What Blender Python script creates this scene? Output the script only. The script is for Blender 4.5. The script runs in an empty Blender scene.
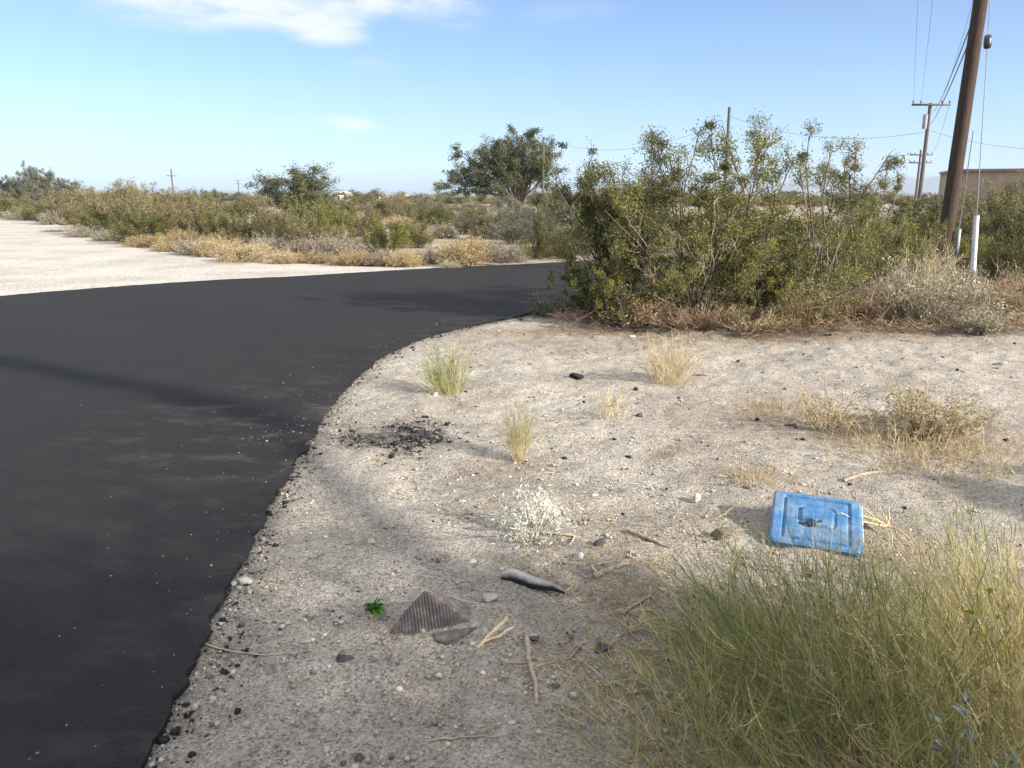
import bpy, math
import numpy as np
from mathutils import Vector

R = math.radians
SC = bpy.context.scene
COL = SC.collection
TAU = 2 * math.pi

# ------------------------------------------------------------------ camera
F, CX, CY = 803.0, 512.0, 384.0
PITCH, EYE = R(13.2), 1.55
SUN_AZ, SUN_EL = R(120), R(25)          # azimuth clockwise from +Y

cam = bpy.data.cameras.new('camera')
cam.sensor_width = 36
cam.lens = 36 * F / 1024
cam.clip_start, cam.clip_end = 0.05, 30000
co = bpy.data.objects.new('camera', cam)
co.location = (0, 0, EYE)
co.rotation_euler = (math.pi / 2 - PITCH, 0, 0)
COL.objects.link(co)
SC.camera = co


def ray(px, py):
    u, v = (px - CX) / F, -(py - CY) / F
    return np.array([u, v * math.sin(PITCH) + math.cos(PITCH), v * math.cos(PITCH) - math.sin(PITCH)])


def W(px, py, Y):
    """the point at distance Y ahead seen at pixel (px, py)"""
    d = ray(px, py)
    return np.array([0, 0, EYE]) + d * (Y / d[1])


def G(px, py):
    """the ground point seen at a pixel"""
    d = ray(px, py)
    return (np.array([0, 0, EYE]) + d * (EYE / -d[2]))[:2]


# ------------------------------------------------------------------ ground shape
def hash2(ix, iy, s):
    n = (ix.astype(np.int64) * 374761393 + iy.astype(np.int64) * 668265263 + s * 1442695041) & 0x7fffffff
    n = ((n ^ (n >> 13)) * 1274126177) & 0x7fffffff
    return ((n ^ (n >> 16)) & 0xffff) / 65535.0


def vnoise(x, y, s=0):
    ix, iy = np.floor(x), np.floor(y)
    fx, fy = x - ix, y - iy
    fx, fy = fx * fx * (3 - 2 * fx), fy * fy * (3 - 2 * fy)
    a, b = hash2(ix, iy, s), hash2(ix + 1, iy, s)
    c, d = hash2(ix, iy + 1, s), hash2(ix + 1, iy + 1, s)
    return (a + (b - a) * fx) * (1 - fy) + (c + (d - c) * fx) * fy


def sstep(a, b, x):
    t = np.clip((x - a) / (b - a), 0, 1)
    return t * t * (3 - 2 * t)


ROAD_R = [G(*p) for p in [(138, 768), (166, 722), (190, 680), (212, 630), (235, 583), (252, 545), (268, 515), (286, 480),
                          (305, 448), (328, 412), (344, 392), (358, 377), (380, 359), (412, 343), (446, 332), (480, 325),
                          (510, 319), (535, 313)]]
ROAD_R = [np.array((-1.1, -30)), np.array((-1.02, -8)), np.array((-0.93, 0))] + ROAD_R + \
         [np.array(p) for p in [(1.3, 12.2), (2.6, 13.6), (5.0, 15.6), (8.5, 17.9), (14, 21.2), (40, 36)]]
ROAD_L = [G(*p) for p in [(-60, 303), (0, 297), (70, 291), (150, 285), (230, 280), (300, 277), (370, 272.5), (430, 269), (500, 266), (555, 263.2)]]
ROAD_L = [np.array((-60, -4)), np.array((-24, 7.5))] + ROAD_L + [np.array(p) for p in [(5.0, 21.6), (11, 25.6), (38, 42)]]
ROAD = np.array(ROAD_R + ROAD_L[::-1] + [np.array((-60, -30))])


def inside(poly, x, y):
    x, y = np.atleast_1d(x).astype(float), np.atleast_1d(y).astype(float)
    r = np.zeros(x.shape, bool)
    j = len(poly) - 1
    for i in range(len(poly)):
        (xi, yi), (xj, yj) = poly[i], poly[j]
        if yi != yj:
            r ^= ((yi > y) != (yj > y)) & (x < (xj - xi) * (y - yi) / (yj - yi) + xi)
        j = i
    return r


def dist_to(poly, x, y, closed=True):
    x, y = np.atleast_1d(x).astype(float), np.atleast_1d(y).astype(float)
    d = np.full(x.shape, 1e9)
    n = len(poly)
    for i in range(n if closed else n - 1):
        a, b = poly[i], poly[(i + 1) % n]
        ab = b - a
        t = np.clip(((x - a[0]) * ab[0] + (y - a[1]) * ab[1]) / (ab @ ab), 0, 1)
        d = np.minimum(d, np.hypot(x - a[0] - t * ab[0], y - a[1] - t * ab[1]))
    return d


LOT_EDGE = [np.array((-95, 88)), np.array((-75, 70)), np.array((-52, 64)), G(0, 217.5), G(50, 223), G(95, 234), G(130, 246), G(180, 254), G(240, 261.5), G(300, 264), G(360, 266.5), G(430, 267.3)]
LOT_FRONT = [np.array((0.2, 18.2)), np.array((-4, 14.5)), np.array((-9, 11)), np.array((-24, 6.5)), np.array((-60, -6)), np.array((-140, -20)), np.array((-150, 70))]
LOT = np.array(LOT_EDGE + LOT_FRONT)

LID_BL, LID_BR = G(768, 545), G(855, 557)
LID_TL = W(783, 490, 3.74)
LID_MID = np.array([(LID_BL[0] + LID_BR[0]) / 2 - 0.03 + 0.13, LID_TL[1] - 0.06])


def gh(x, y):
    """ground height; flat on the road, softly uneven on the verge"""
    x, y = np.atleast_1d(x).astype(float), np.atleast_1d(y).astype(float)
    r = np.hypot(x - 1.5, y - 4)
    near = 1 - sstep(9, 22, r)
    d = dist_to(ROAD, x, y)
    ins = inside(ROAD, x, y)
    edge = np.where(ins, 0, sstep(0.02, 0.9, d))
    h = 0.07 * (vnoise(x * 0.55, y * 0.55, 1) - 0.45) + 0.045 * (vnoise(x * 1.5, y * 1.5, 2) - 0.5) + 0.034 * (vnoise(x * 4, y * 4, 3) - 0.5)
    h = h * edge * near
    # soil heaped under the raised side of the lid
    q = np.exp(-(((x - LID_MID[0] - 0.02) / 0.20) ** 2 + ((y - LID_MID[1]) / 0.15) ** 2))
    h = h * (1 - np.clip(1.3 * np.exp(-(((x - LID_MID[0]) / 0.5) ** 2 + ((y - LID_MID[1] + 0.1) / 0.5) ** 2)), 0, 1)) + 0.085 * q
    h = np.where(ins & (d > 0.03), -0.04, h)
    h = np.where(inside(LOT, x, y), -0.03, h)
    h = h - 0.012 * sstep(10, 14, y) * (1 - near * edge)
    return h


def gz(x, y):
    return float(gh(x, y)[0])


# ------------------------------------------------------------------ mesh helpers
class MB:
    """collects geometry; build() links it as one mesh object"""

    def __init__(self):
        self.v, self.f, self.n, self.t = [], [], 0, []

    def add(self, v, f, tint=0.5):
        v = np.asarray(v, float).reshape(-1, 3)
        f = np.asarray(f, int)
        if len(v) == 0 or len(f) == 0:
            return
        self.v.append(v)
        self.f.append(f + self.n)
        self.n += len(v)
        t = np.asarray(tint, float)
        self.t.append(np.broadcast_to(t, (len(f),)).astype(float) if t.ndim == 0 else t)

    def tubes(self, P, rad, k=3, tint=0.5, cap=False):
        """P (N,S,3) polylines, rad (N,S) or (S,)"""
        P = np.asarray(P, float)
        if P.ndim == 2:
            P = P[None]
        N, S, _ = P.shape
        if N == 0:
            return
        rad = np.broadcast_to(np.asarray(rad, float), (N, S))
        T = np.gradient(P, axis=1)
        T /= np.linalg.norm(T, axis=2, keepdims=True) + 1e-12
        ref = np.where(np.abs(T[:, :1, 2:3]) > 0.8, np.array([1.0, 0.13, 0]), np.array([0.1, 0, 1.0]))
        A = np.cross(T, np.broadcast_to(ref, T.shape))
        A /= np.linalg.norm(A, axis=2, keepdims=True) + 1e-12
        B = np.cross(T, A)
        th = np.arange(k) * TAU / k
        V = P[:, :, None, :] + rad[:, :, None, None] * (A[:, :, None, :] * np.cos(th)[:, None] + B[:, :, None, :] * np.sin(th)[:, None])
        i0 = (np.arange(N)[:, None, None] * S + np.arange(S - 1)[None, :, None]) * k + np.arange(k)[None, None, :]
        i1 = i0 - np.arange(k) + (np.arange(k) + 1) % k
        Fq = np.stack([i0, i1, i1 + k, i0 + k], -1).reshape(-1, 4)
        tt = np.asarray(tint, float)
        if tt.ndim == 1:
            tt = np.repeat(tt, (S - 1) * k)
        self.add(V, Fq, tt)
        if cap:
            for n in range(N):
                for s in (0, S - 1):
                    c = P[n, s]
                    vv = np.vstack([V[n, s], c[None]])
                    self.add(vv, [[i, (i + 1) % k, k] for i in range(k)], float(tt) if tt.ndim == 0 else 0.5)

    def ribbons(self, P, w, rng, tint=0.5):
        P = np.asarray(P, float)
        N, S, _ = P.shape
        w = np.broadcast_to(np.asarray(w, float), (N, S))
        T = P[:, -1] - P[:, 0]
        a = rng.uniform(0, TAU, N)
        side = np.stack([np.cos(a), np.sin(a), 0 * a], -1)
        side = side - T * (np.sum(side * T, 1) / (np.sum(T * T, 1) + 1e-9))[:, None]
        side /= np.linalg.norm(side, axis=1, keepdims=True) + 1e-9
        V = np.stack([P - side[:, None] * w[..., None] / 2, P + side[:, None] * w[..., None] / 2], 2)
        i0 = (np.arange(N)[:, None] * S + np.arange(S - 1)[None]) * 2
        Fq = np.stack([i0, i0 + 1, i0 + 3, i0 + 2], -1).reshape(-1, 4)
        tt = np.asarray(tint, float)
        if tt.ndim == 2:
            tt = tt.ravel()
        elif tt.ndim == 1:
            tt = np.repeat(tt, S - 1)
        self.add(V, Fq, tt)

    def leaves(self, c, size, rng, aspect=0.5, tint=0.5, up=0.0):
        c = np.asarray(c, float)
        N = len(c)
        d = rng.normal(size=(N, 3))
        d[:, 2] += up
        d /= np.linalg.norm(d, axis=1, keepdims=True)
        s = np.cross(d, rng.normal(size=(N, 3)))
        s /= np.linalg.norm(s, axis=1, keepdims=True)
        size = np.broadcast_to(np.asarray(size, float), (N,))[:, None]
        nn = np.cross(d, s) * size * 0.12
        V = np.stack([c - d * size / 2, c + s * size * aspect / 2 + nn, c + d * size / 2, c - s * size * aspect / 2 + nn], 1)
        self.add(V, np.arange(N * 4).reshape(N, 4), tint)

    def box(self, a, b, tint=0.5):
        (x0, y0, z0), (x1, y1, z1) = a, b
        v = [(x0, y0, z0), (x1, y0, z0), (x1, y1, z0), (x0, y1, z0), (x0, y0, z1), (x1, y0, z1), (x1, y1, z1), (x0, y1, z1)]
        self.add(v, [(0, 3, 2, 1), (4, 5, 6, 7), (0, 1, 5, 4), (1, 2, 6, 5), (2, 3, 7, 6), (3, 0, 4, 7)], tint)

    def mesh(self, name, mat=None, smooth=False):
        me = bpy.data.meshes.new(name)
        v = np.concatenate(self.v) if self.v else np.zeros((0, 3))
        me.vertices.add(len(v))
        me.vertices.foreach_set('co', v.ravel())
        loops = np.concatenate([f.ravel() for f in self.f]) if self.f else np.zeros(0, int)
        sizes = np.concatenate([np.full(len(f), f.shape[1]) for f in self.f]) if self.f else np.zeros(0, int)
        me.loops.add(len(loops))
        me.loops.foreach_set('vertex_index', loops.astype(np.int32))
        me.polygons.add(len(sizes))
        me.polygons.foreach_set('loop_start', (np.cumsum(sizes) - sizes).astype(np.int32))
        me.update(calc_edges=True)
        me.attributes.new('tint', 'FLOAT', 'FACE').data.foreach_set('value', np.concatenate(self.t).astype(np.float32))
        if mat:
            me.materials.append(mat)
        if smooth:
            me.polygons.foreach_set('use_smooth', np.ones(len(sizes), bool))
        return me


def link(name, me, parent=None, loc=None):
    o = bpy.data.objects.new(name, me)
    COL.objects.link(o)
    if parent:
        o.parent = parent
    if loc is not None:
        o.location = tuple(loc)
    return o


def tag(o, label=None, cat=None, group=None, kind=None):
    for k, v in (('label', label), ('category', cat), ('group', group), ('kind', kind)):
        if v:
            o[k] = v
    return o


def thing(name, label, cat, loc=(0, 0, 0), rz=0.0, group=None, scale=(1, 1, 1)):
    o = bpy.data.objects.new(name, None)
    o.empty_display_size = 0.1
    COL.objects.link(o)
    o.location = tuple(float(c) for c in loc)
    o.rotation_euler = (0, 0, rz)
    o.scale = scale
    return tag(o, label, cat, group)


def copy_tree(src, label, loc, rz, scale, group=None):
    r = src.copy()
    COL.objects.link(r)
    r.location, r.rotation_euler, r.scale = tuple(float(c) for c in loc), (0, 0, rz), scale
    r['label'] = label
    if group:
        r['group'] = group
    for ch in src.children:
        c = ch.copy()
        COL.objects.link(c)
        c.parent = r
    return r


# ------------------------------------------------------------------ materials
def mat(name):
    m = bpy.data.materials.new(name)
    m.use_nodes = True
    nt = m.node_tree
    nt.nodes.clear()
    out = nt.nodes.new('ShaderNodeOutputMaterial')
    return m, nt, out


def N(nt, typ, **kw):
    n = nt.nodes.new(typ)
    for k, v in kw.items():
        if k.startswith('i_'):
            n.inputs[int(k[2:]) if k[2:].isdigit() else k[2:].replace('_', ' ')].default_value = v
        else:
            setattr(n, k, v)
    return n


def L(nt, a, b):
    nt.links.new(a, b)


def c4(c):
    return (c[0], c[1], c[2], 1)


def ramp(nt, stops, interp='LINEAR'):
    n = nt.nodes.new('ShaderNodeValToRGB')
    n.color_ramp.interpolation = interp
    e = n.color_ramp.elements
    while len(e) < len(stops):
        e.new(0.5)
    for k, (p, c) in zip(e, stops):
        k.position, k.color = p, c4(c)
    return n


def mixc(nt, fac, a, b, mode='MIX'):
    n = nt.nodes.new('ShaderNodeMix')
    n.data_type, n.blend_type = 'RGBA', mode
    for s, v in ((n.inputs[0], fac), (n.inputs[6], a), (n.inputs[7], b)):
        if hasattr(v, 'is_linked') or hasattr(v, 'links'):
            L(nt, v, s)
        elif isinstance(v, (int, float)):
            s.default_value = v
        else:
            s.default_value = c4(v)
    return n.outputs[2]


def math_n(nt, op, a, b=0.0, c=None):
    n = nt.nodes.new('ShaderNodeMath')
    n.operation = op
    for i, v in enumerate((a, b) if c is None else (a, b, c)):
        if hasattr(v, 'links'):
            L(nt, v, n.inputs[i])
        else:
            n.inputs[i].default_value = v
    return n.outputs[0]


def plant_mat(name, stops, trans=0.3, rough=0.65, vary=0.25):
    """leaves and stems: colour from the per-face tint, a little variation from plant to plant"""
    m, nt, out = mat(name)
    at = N(nt, 'ShaderNodeAttribute', attribute_name='tint')
    rp = ramp(nt, stops)
    oi = N(nt, 'ShaderNodeObjectInfo')
    t = math_n(nt, 'ADD', at.outputs['Fac'], math_n(nt, 'MULTIPLY', math_n(nt, 'SUBTRACT', oi.outputs['Random'], 0.5), vary))
    L(nt, t, rp.inputs[0])
    p = N(nt, 'ShaderNodeBsdfPrincipled')
    p.inputs['Roughness'].default_value = rough
    p.inputs['Specular IOR Level'].default_value = 0.25
    L(nt, rp.outputs[0], p.inputs['Base Color'])
    if trans > 0:
        tr = N(nt, 'ShaderNodeBsdfTranslucent')
        L(nt, rp.outputs[0], tr.inputs[0])
        mx = N(nt, 'ShaderNodeMixShader')
        mx.inputs[0].default_value = trans
        L(nt, p.outputs[0], mx.inputs[1])
        L(nt, tr.outputs[0], mx.inputs[2])
        L(nt, mx.outputs[0], out.inputs[0])
    else:
        L(nt, p.outputs[0], out.inputs[0])
    return m


def plain_mat(name, c1, c2, scale=8, rough=0.7, bump=0.0, detail=6, spec=0.3, metal=0.0, stretch=None):
    m, nt, out = mat(name)
    tc = N(nt, 'ShaderNodeTexCoord')
    src = tc.outputs['Object']
    if stretch:
        mp = N(nt, 'ShaderNodeMapping')
        mp.inputs['Scale'].default_value = stretch
        L(nt, src, mp.inputs[0])
        src = mp.outputs[0]
    nz = N(nt, 'ShaderNodeTexNoise')
    nz.inputs['Scale'].default_value, nz.inputs['Detail'].default_value = scale, detail
    nz.inputs['Roughness'].default_value = 0.65
    L(nt, src, nz.inputs[0])
    rp = ramp(nt, [(0.3, c1), (0.7, c2)])
    L(nt, nz.outputs[0], rp.inputs[0])
    p = N(nt, 'ShaderNodeBsdfPrincipled')
    p.inputs['Roughness'].default_value, p.inputs['Specular IOR Level'].default_value = rough, spec
    p.inputs['Metallic'].default_value = metal
    L(nt, rp.outputs[0], p.inputs['Base Color'])
    if bump:
        b = N(nt, 'ShaderNodeBump')
        b.inputs['Strength'].default_value, b.inputs['Distance'].default_value = 0.7, bump
        L(nt, nz.outputs[0], b.inputs['Height'])
        L(nt, b.outputs[0], p.inputs['Normal'])
    L(nt, p.outputs[0], out.inputs[0])
    return m


M = {}
M['creosote'] = plant_mat('creosote_leaf', [(0, (0.06, 0.072, 0.021)), (0.5, (0.15, 0.157, 0.041)), (1, (0.33, 0.28, 0.075))])
M['creosote_dark'] = plant_mat('creosote_dark_leaf', [(0, (0.04, 0.05, 0.017)), (0.5, (0.095, 0.105, 0.03)), (1, (0.21, 0.19, 0.055))])
M['creosote_pale'] = plant_mat('creosote_pale_leaf', [(0, (0.09, 0.10, 0.035)), (0.5, (0.17, 0.17, 0.06)), (1, (0.30, 0.27, 0.10))])
M['far_green'] = plant_mat('far_shrub_leaf', [(0, (0.115, 0.105, 0.046)), (0.5, (0.215, 0.187, 0.085)), (1, (0.34, 0.285, 0.15))])
M['tree_leaf'] = plant_mat('tree_leaf', [(0, (0.055, 0.068, 0.034)), (0.5, (0.11, 0.12, 0.058)), (1, (0.19, 0.19, 0.09))])
M['gray_leaf'] = plant_mat('gray_leaf', [(0, (0.09, 0.095, 0.075)), (0.5, (0.17, 0.17, 0.125)), (1, (0.27, 0.26, 0.19))])
M['bark'] = plant_mat('bark', [(0, (0.06, 0.045, 0.032)), (0.5, (0.13, 0.10, 0.07)), (1, (0.27, 0.22, 0.16))], 0, 0.85)
M['straw'] = plant_mat('straw', [(0, (0.22, 0.15, 0.07)), (0.5, (0.42, 0.32, 0.17)), (1, (0.58, 0.48, 0.29))], 0.25, 0.7)
M['golden'] = plant_mat('golden_straw', [(0, (0.28, 0.205, 0.11)), (0.5, (0.46, 0.365, 0.21)), (1, (0.60, 0.50, 0.33))], 0.25, 0.7)
M['graytwig'] = plant_mat('gray_twig', [(0, (0.15, 0.12, 0.09)), (0.5, (0.29, 0.25, 0.185)), (1, (0.46, 0.41, 0.31))], 0.1, 0.8)
M['rust'] = plant_mat('rust_twig', [(0, (0.12, 0.075, 0.046)), (0.5, (0.235, 0.16, 0.10)), (1, (0.40, 0.30, 0.195))], 0.1, 0.8)
M['pale'] = plant_mat('pale_dry_leaf', [(0, (0.34, 0.33, 0.26)), (0.5, (0.55, 0.54, 0.45)), (1, (0.72, 0.71, 0.63))], 0.2, 0.75)
M['paletan'] = plant_mat('pale_tan_leaf', [(0, (0.20, 0.18, 0.11)), (0.5, (0.34, 0.31, 0.205)), (1, (0.50, 0.46, 0.33))], 0.2, 0.75)
M['grassmix'] = plant_mat('wiry_stem', [(0, (0.12, 0.155, 0.05)), (0.35, (0.25, 0.265, 0.095)), (0.6, (0.42, 0.36, 0.165)), (1, (0.62, 0.49, 0.28))], 0.3, 0.6)
M['sprout'] = plant_mat('sprout_leaf', [(0, (0.03, 0.10, 0.015)), (1, (0.10, 0.24, 0.035))], 0.35, 0.45)
M['yellowleaf'] = plant_mat('yellow_leaf', [(0, (0.07, 0.13, 0.01)), (0.5, (0.22, 0.22, 0.012)), (1, (0.42, 0.32, 0.02))], 0.35, 0.5)
M['silver'] = plant_mat('silver_leaf', [(0, (0.10, 0.14, 0.13)), (1, (0.26, 0.32, 0.31))], 0.2, 0.6)
M['deadstick'] = plain_mat('dead_stick', (0.20, 0.15, 0.11), (0.42, 0.34, 0.25), 30, 0.85, 0.003, stretch=(1, 1, 1))
M['palestick'] = plain_mat('pale_stick', (0.42, 0.32, 0.18), (0.62, 0.50, 0.32), 30, 0.8, 0.002)
M['pole'] = plain_mat('pole_wood', (0.018, 0.012, 0.009), (0.085, 0.056, 0.04), 14, 0.85, 0.02, stretch=(6, 6, 0.35))
M['polegray'] = plain_mat('weathered_wood', (0.06, 0.05, 0.045), (0.17, 0.145, 0.12), 10, 0.9, 0.01, stretch=(5, 5, 0.4))
M['insul'] = plain_mat('insulator', (0.015, 0.018, 0.024), (0.04, 0.042, 0.05), 20, 0.3, spec=0.5)
M['wire'] = plain_mat('wire', (0.03, 0.035, 0.05), (0.06, 0.065, 0.08), 5, 0.5)
M['steelwire'] = plain_mat('steel_wire', (0.14, 0.14, 0.15), (0.24, 0.24, 0.25), 5, 0.5, metal=0.3)
M['guard'] = plain_mat('guard_plastic', (0.46, 0.48, 0.52), (0.60, 0.62, 0.66), 6, 0.5, stretch=(1, 1, 0.3))
M['galv'] = plain_mat('weathered_grey_steel', (0.22, 0.23, 0.25), (0.34, 0.35, 0.37), 4, 0.5)
M['stucco'] = plain_mat('stucco', (0.25, 0.185, 0.13), (0.345, 0.26, 0.185), 1.2, 0.9, 0.01)
M['capstone'] = plain_mat('wall_cap', (0.24, 0.17, 0.13), (0.30, 0.21, 0.165), 2, 0.9)
M['white'] = plain_mat('white_paint', (0.72, 0.72, 0.70), (0.82, 0.82, 0.80), 1, 0.6)
M['beige'] = plain_mat('beige_siding', (0.45, 0.41, 0.35), (0.55, 0.50, 0.43), 1, 0.8)
M['grayshed'] = plain_mat('gray_siding', (0.17, 0.16, 0.155), (0.23, 0.215, 0.20), 1.4, 0.8)
M['brownroof'] = plain_mat('brown_roof', (0.13, 0.09, 0.07), (0.21, 0.155, 0.125), 2, 0.85)
M['pinkwall'] = plain_mat('pink_wall', (0.42, 0.32, 0.27), (0.52, 0.40, 0.34), 1, 0.85)
M['glass'] = plain_mat('dark_glass', (0.02, 0.025, 0.03), (0.04, 0.045, 0.05), 1, 0.1, spec=0.6)
M['rubber'] = plain_mat('black_rubber', (0.012, 0.012, 0.014), (0.035, 0.034, 0.036), 40, 0.6, 0.002)
M['hole_shade'] = plain_mat('recess_shade', (0.008, 0.009, 0.01), (0.03, 0.03, 0.03), 40, 0.9)


def stone_mat(name, a, b, scale=25):
    return plain_mat(name, a, b, scale, 0.9, 0.006, 8, 0.2)


M['stone_white'] = stone_mat('pale_stone', (0.30, 0.275, 0.24), (0.45, 0.42, 0.37))
M['stone_gray'] = stone_mat('gray_stone', (0.22, 0.20, 0.19), (0.38, 0.36, 0.33))
M['stone_dark'] = stone_mat('dark_stone', (0.035, 0.032, 0.035), (0.10, 0.09, 0.09))
M['stone_brown'] = stone_mat('brown_stone', (0.06, 0.05, 0.035), (0.16, 0.13, 0.09))
M['asphalt_lump'] = stone_mat('asphalt_lump', (0.008, 0.008, 0.009), (0.035, 0.033, 0.033), 60)


def gravel_piece_mat():
    m, nt, out = mat('gravel_piece')
    at = N(nt, 'ShaderNodeAttribute', attribute_name='tint')
    rp = ramp(nt, [(0, (0.05, 0.045, 0.042)), (0.18, (0.14, 0.125, 0.11)), (0.45, (0.30, 0.265, 0.215)), (0.8, (0.42, 0.385, 0.325)), (1, (0.50, 0.46, 0.40))])
    L(nt, at.outputs['Fac'], rp.inputs[0])
    p = N(nt, 'ShaderNodeBsdfPrincipled')
    p.inputs['Roughness'].default_value = 0.9
    p.inputs['Specular IOR Level'].default_value = 0.15
    L(nt, rp.outputs[0], p.inputs['Base Color'])
    L(nt, p.outputs[0], out.inputs[0])
    return m


M['gravel'] = gravel_piece_mat()


def ground_mat():
    m, nt, out = mat('sandy_ground')
    geo = N(nt, 'ShaderNodeNewGeometry')
    pos = geo.outputs['Position']

    def noise(scale, detail=6, rough=0.6, dist=0.0):
        n = N(nt, 'ShaderNodeTexNoise')
        n.inputs['Scale'].default_value, n.inputs['Detail'].default_value = scale, detail
        n.inputs['Roughness'].default_value, n.inputs['Distortion'].default_value = rough, dist
        L(nt, pos, n.inputs[0])
        return n.outputs[0]

    def voro(scale, feature='F1', out_='Color'):
        n = N(nt, 'ShaderNodeTexVoronoi')
        n.feature = feature
        n.inputs['Scale'].default_value = scale
        L(nt, pos, n.inputs[0])
        return n

    big = ramp(nt, [(0.3, (0.34, 0.306, 0.26)), (0.5, (0.43, 0.395, 0.345)), (0.72, (0.495, 0.465, 0.415))])
    L(nt, noise(1.3, 8, 0.62, 0.4), big.inputs[0])
    # fine grit: light and dark grains
    v1 = voro(115)
    g1 = ramp(nt, [(0.0, (0.30, 0.28, 0.26)), (0.18, (0.62, 0.60, 0.57)), (0.5, (1.0, 1.0, 1.0)), (0.85, (1.16, 1.15, 1.12)), (1, (1.6, 1.58, 1.5))])
    L(nt, v1.outputs['Color'], g1.inputs[0])
    col = mixc(nt, 0.95, big.outputs[0], g1.outputs[0], 'MULTIPLY')
    v2 = voro(44)
    g2 = ramp(nt, [(0.0, (0.36, 0.34, 0.33)), (0.1, (0.8, 0.79, 0.78)), (0.5, (1, 1, 1)), (0.9, (1.08, 1.07, 1.05)), (1, (1.5, 1.5, 1.46))])
    L(nt, v2.outputs['Color'], g2.inputs[0])
    col = mixc(nt, 0.75, col, g2.outputs[0], 'MULTIPLY')
    pat = ramp(nt, [(0.36, (0.72, 0.70, 0.70)), (0.52, (1, 1, 1))])
    L(nt, noise(3.6, 9, 0.7, 0.8), pat.inputs[0])
    col = mixc(nt, 0.55, col, pat.outputs[0], 'MULTIPLY')
    # black asphalt dust, some shade painted as dark patches, brown plant litter (places set on the mesh)
    sa = N(nt, 'ShaderNodeAttribute', attribute_name='spill_shade')
    sn = ramp(nt, [(0.35, (0, 0, 0)), (0.65, (1, 1, 1))])
    L(nt, noise(9, 8, 0.75), sn.inputs[0])
    sf = math_n(nt, 'MULTIPLY', sa.outputs['Fac'], math_n(nt, 'ADD', 0.35, sn.outputs[0]))
    col = mixc(nt, math_n(nt, 'MINIMUM', sf, 0.9), col, (0.035, 0.034, 0.035))
    la = N(nt, 'ShaderNodeAttribute', attribute_name='litter')
    lf = math_n(nt, 'MULTIPLY', la.outputs['Fac'], math_n(nt, 'ADD', 0.3, sn.outputs[0]))
    lr = ramp(nt, [(0.3, (0.12, 0.075, 0.045)), (0.7, (0.30, 0.22, 0.13))])
    L(nt, noise(40, 5, 0.7), lr.inputs[0])
    col = mixc(nt, math_n(nt, 'MINIMUM', lf, 0.85), col, lr.outputs[0])
    p = N(nt, 'ShaderNodeBsdfPrincipled')
    p.inputs['Roughness'].default_value = 0.95
    p.inputs['Specular IOR Level'].default_value = 0.1
    L(nt, col, p.inputs['Base Color'])
    b1 = N(nt, 'ShaderNodeBump')
    b1.inputs['Strength'].default_value, b1.inputs['Distance'].default_value = 1.0, 0.009
    L(nt, v1.outputs['Distance'], b1.inputs['Height'])
    b1.invert = True
    b2 = N(nt, 'ShaderNodeBump')
    b2.inputs['Strength'].default_value, b2.inputs['Distance'].default_value = 0.8, 0.035
    L(nt, noise(16, 8, 0.7), b2.inputs['Height'])
    L(nt, b1.outputs[0], b2.inputs['Normal'])
    L(nt, b2.outputs[0], p.inputs['Normal'])
    L(nt, p.outputs[0], out.inputs[0])
    return m


def lot_mat():
    m, nt, out = mat('pale_gravel')
    geo = N(nt, 'ShaderNodeNewGeometry')
    v = N(nt, 'ShaderNodeTexVoronoi')
    v.inputs['Scale'].default_value = 24
    n = N(nt, 'ShaderNodeTexNoise')
    n.inputs['Scale'].default_value, n.inputs['Detail'].default_value, n.inputs['Roughness'].default_value = 0.5, 9, 0.68
    L(nt, geo.outputs['Position'], v.inputs[0])
    L(nt, geo.outputs['Position'], n.inputs[0])
    a = ramp(nt, [(0.3, (0.31, 0.285, 0.245)), (0.5, (0.41, 0.385, 0.34)), (0.7, (0.48, 0.455, 0.405))])
    L(nt, n.outputs[0], a.inputs[0])
    g = ramp(nt, [(0.0, (0.5, 0.5, 0.5)), (0.3, (0.9, 0.9, 0.9)), (0.7, (1.03, 1.03, 1.03)), (1, (1.3, 1.3, 1.28))])
    L(nt, v.outputs['Color'], g.inputs[0])
    col = mixc(nt, 0.8, a.outputs[0], g.outputs[0], 'MULTIPLY')
    p = N(nt, 'ShaderNodeBsdfPrincipled')
    p.inputs['Roughness'].default_value = 0.95
    p.inputs['Specular IOR Level'].default_value = 0.1
    L(nt, col, p.inputs['Base Color'])
    b = N(nt, 'ShaderNodeBump')
    b.inputs['Strength'].default_value, b.inputs['Distance'].default_value = 0.7, 0.015
    L(nt, v.outputs['Distance'], b.inputs['Height'])
    L(nt, b.outputs[0], p.inputs['Normal'])
    L(nt, p.outputs[0], out.inputs[0])
    return m


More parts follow.
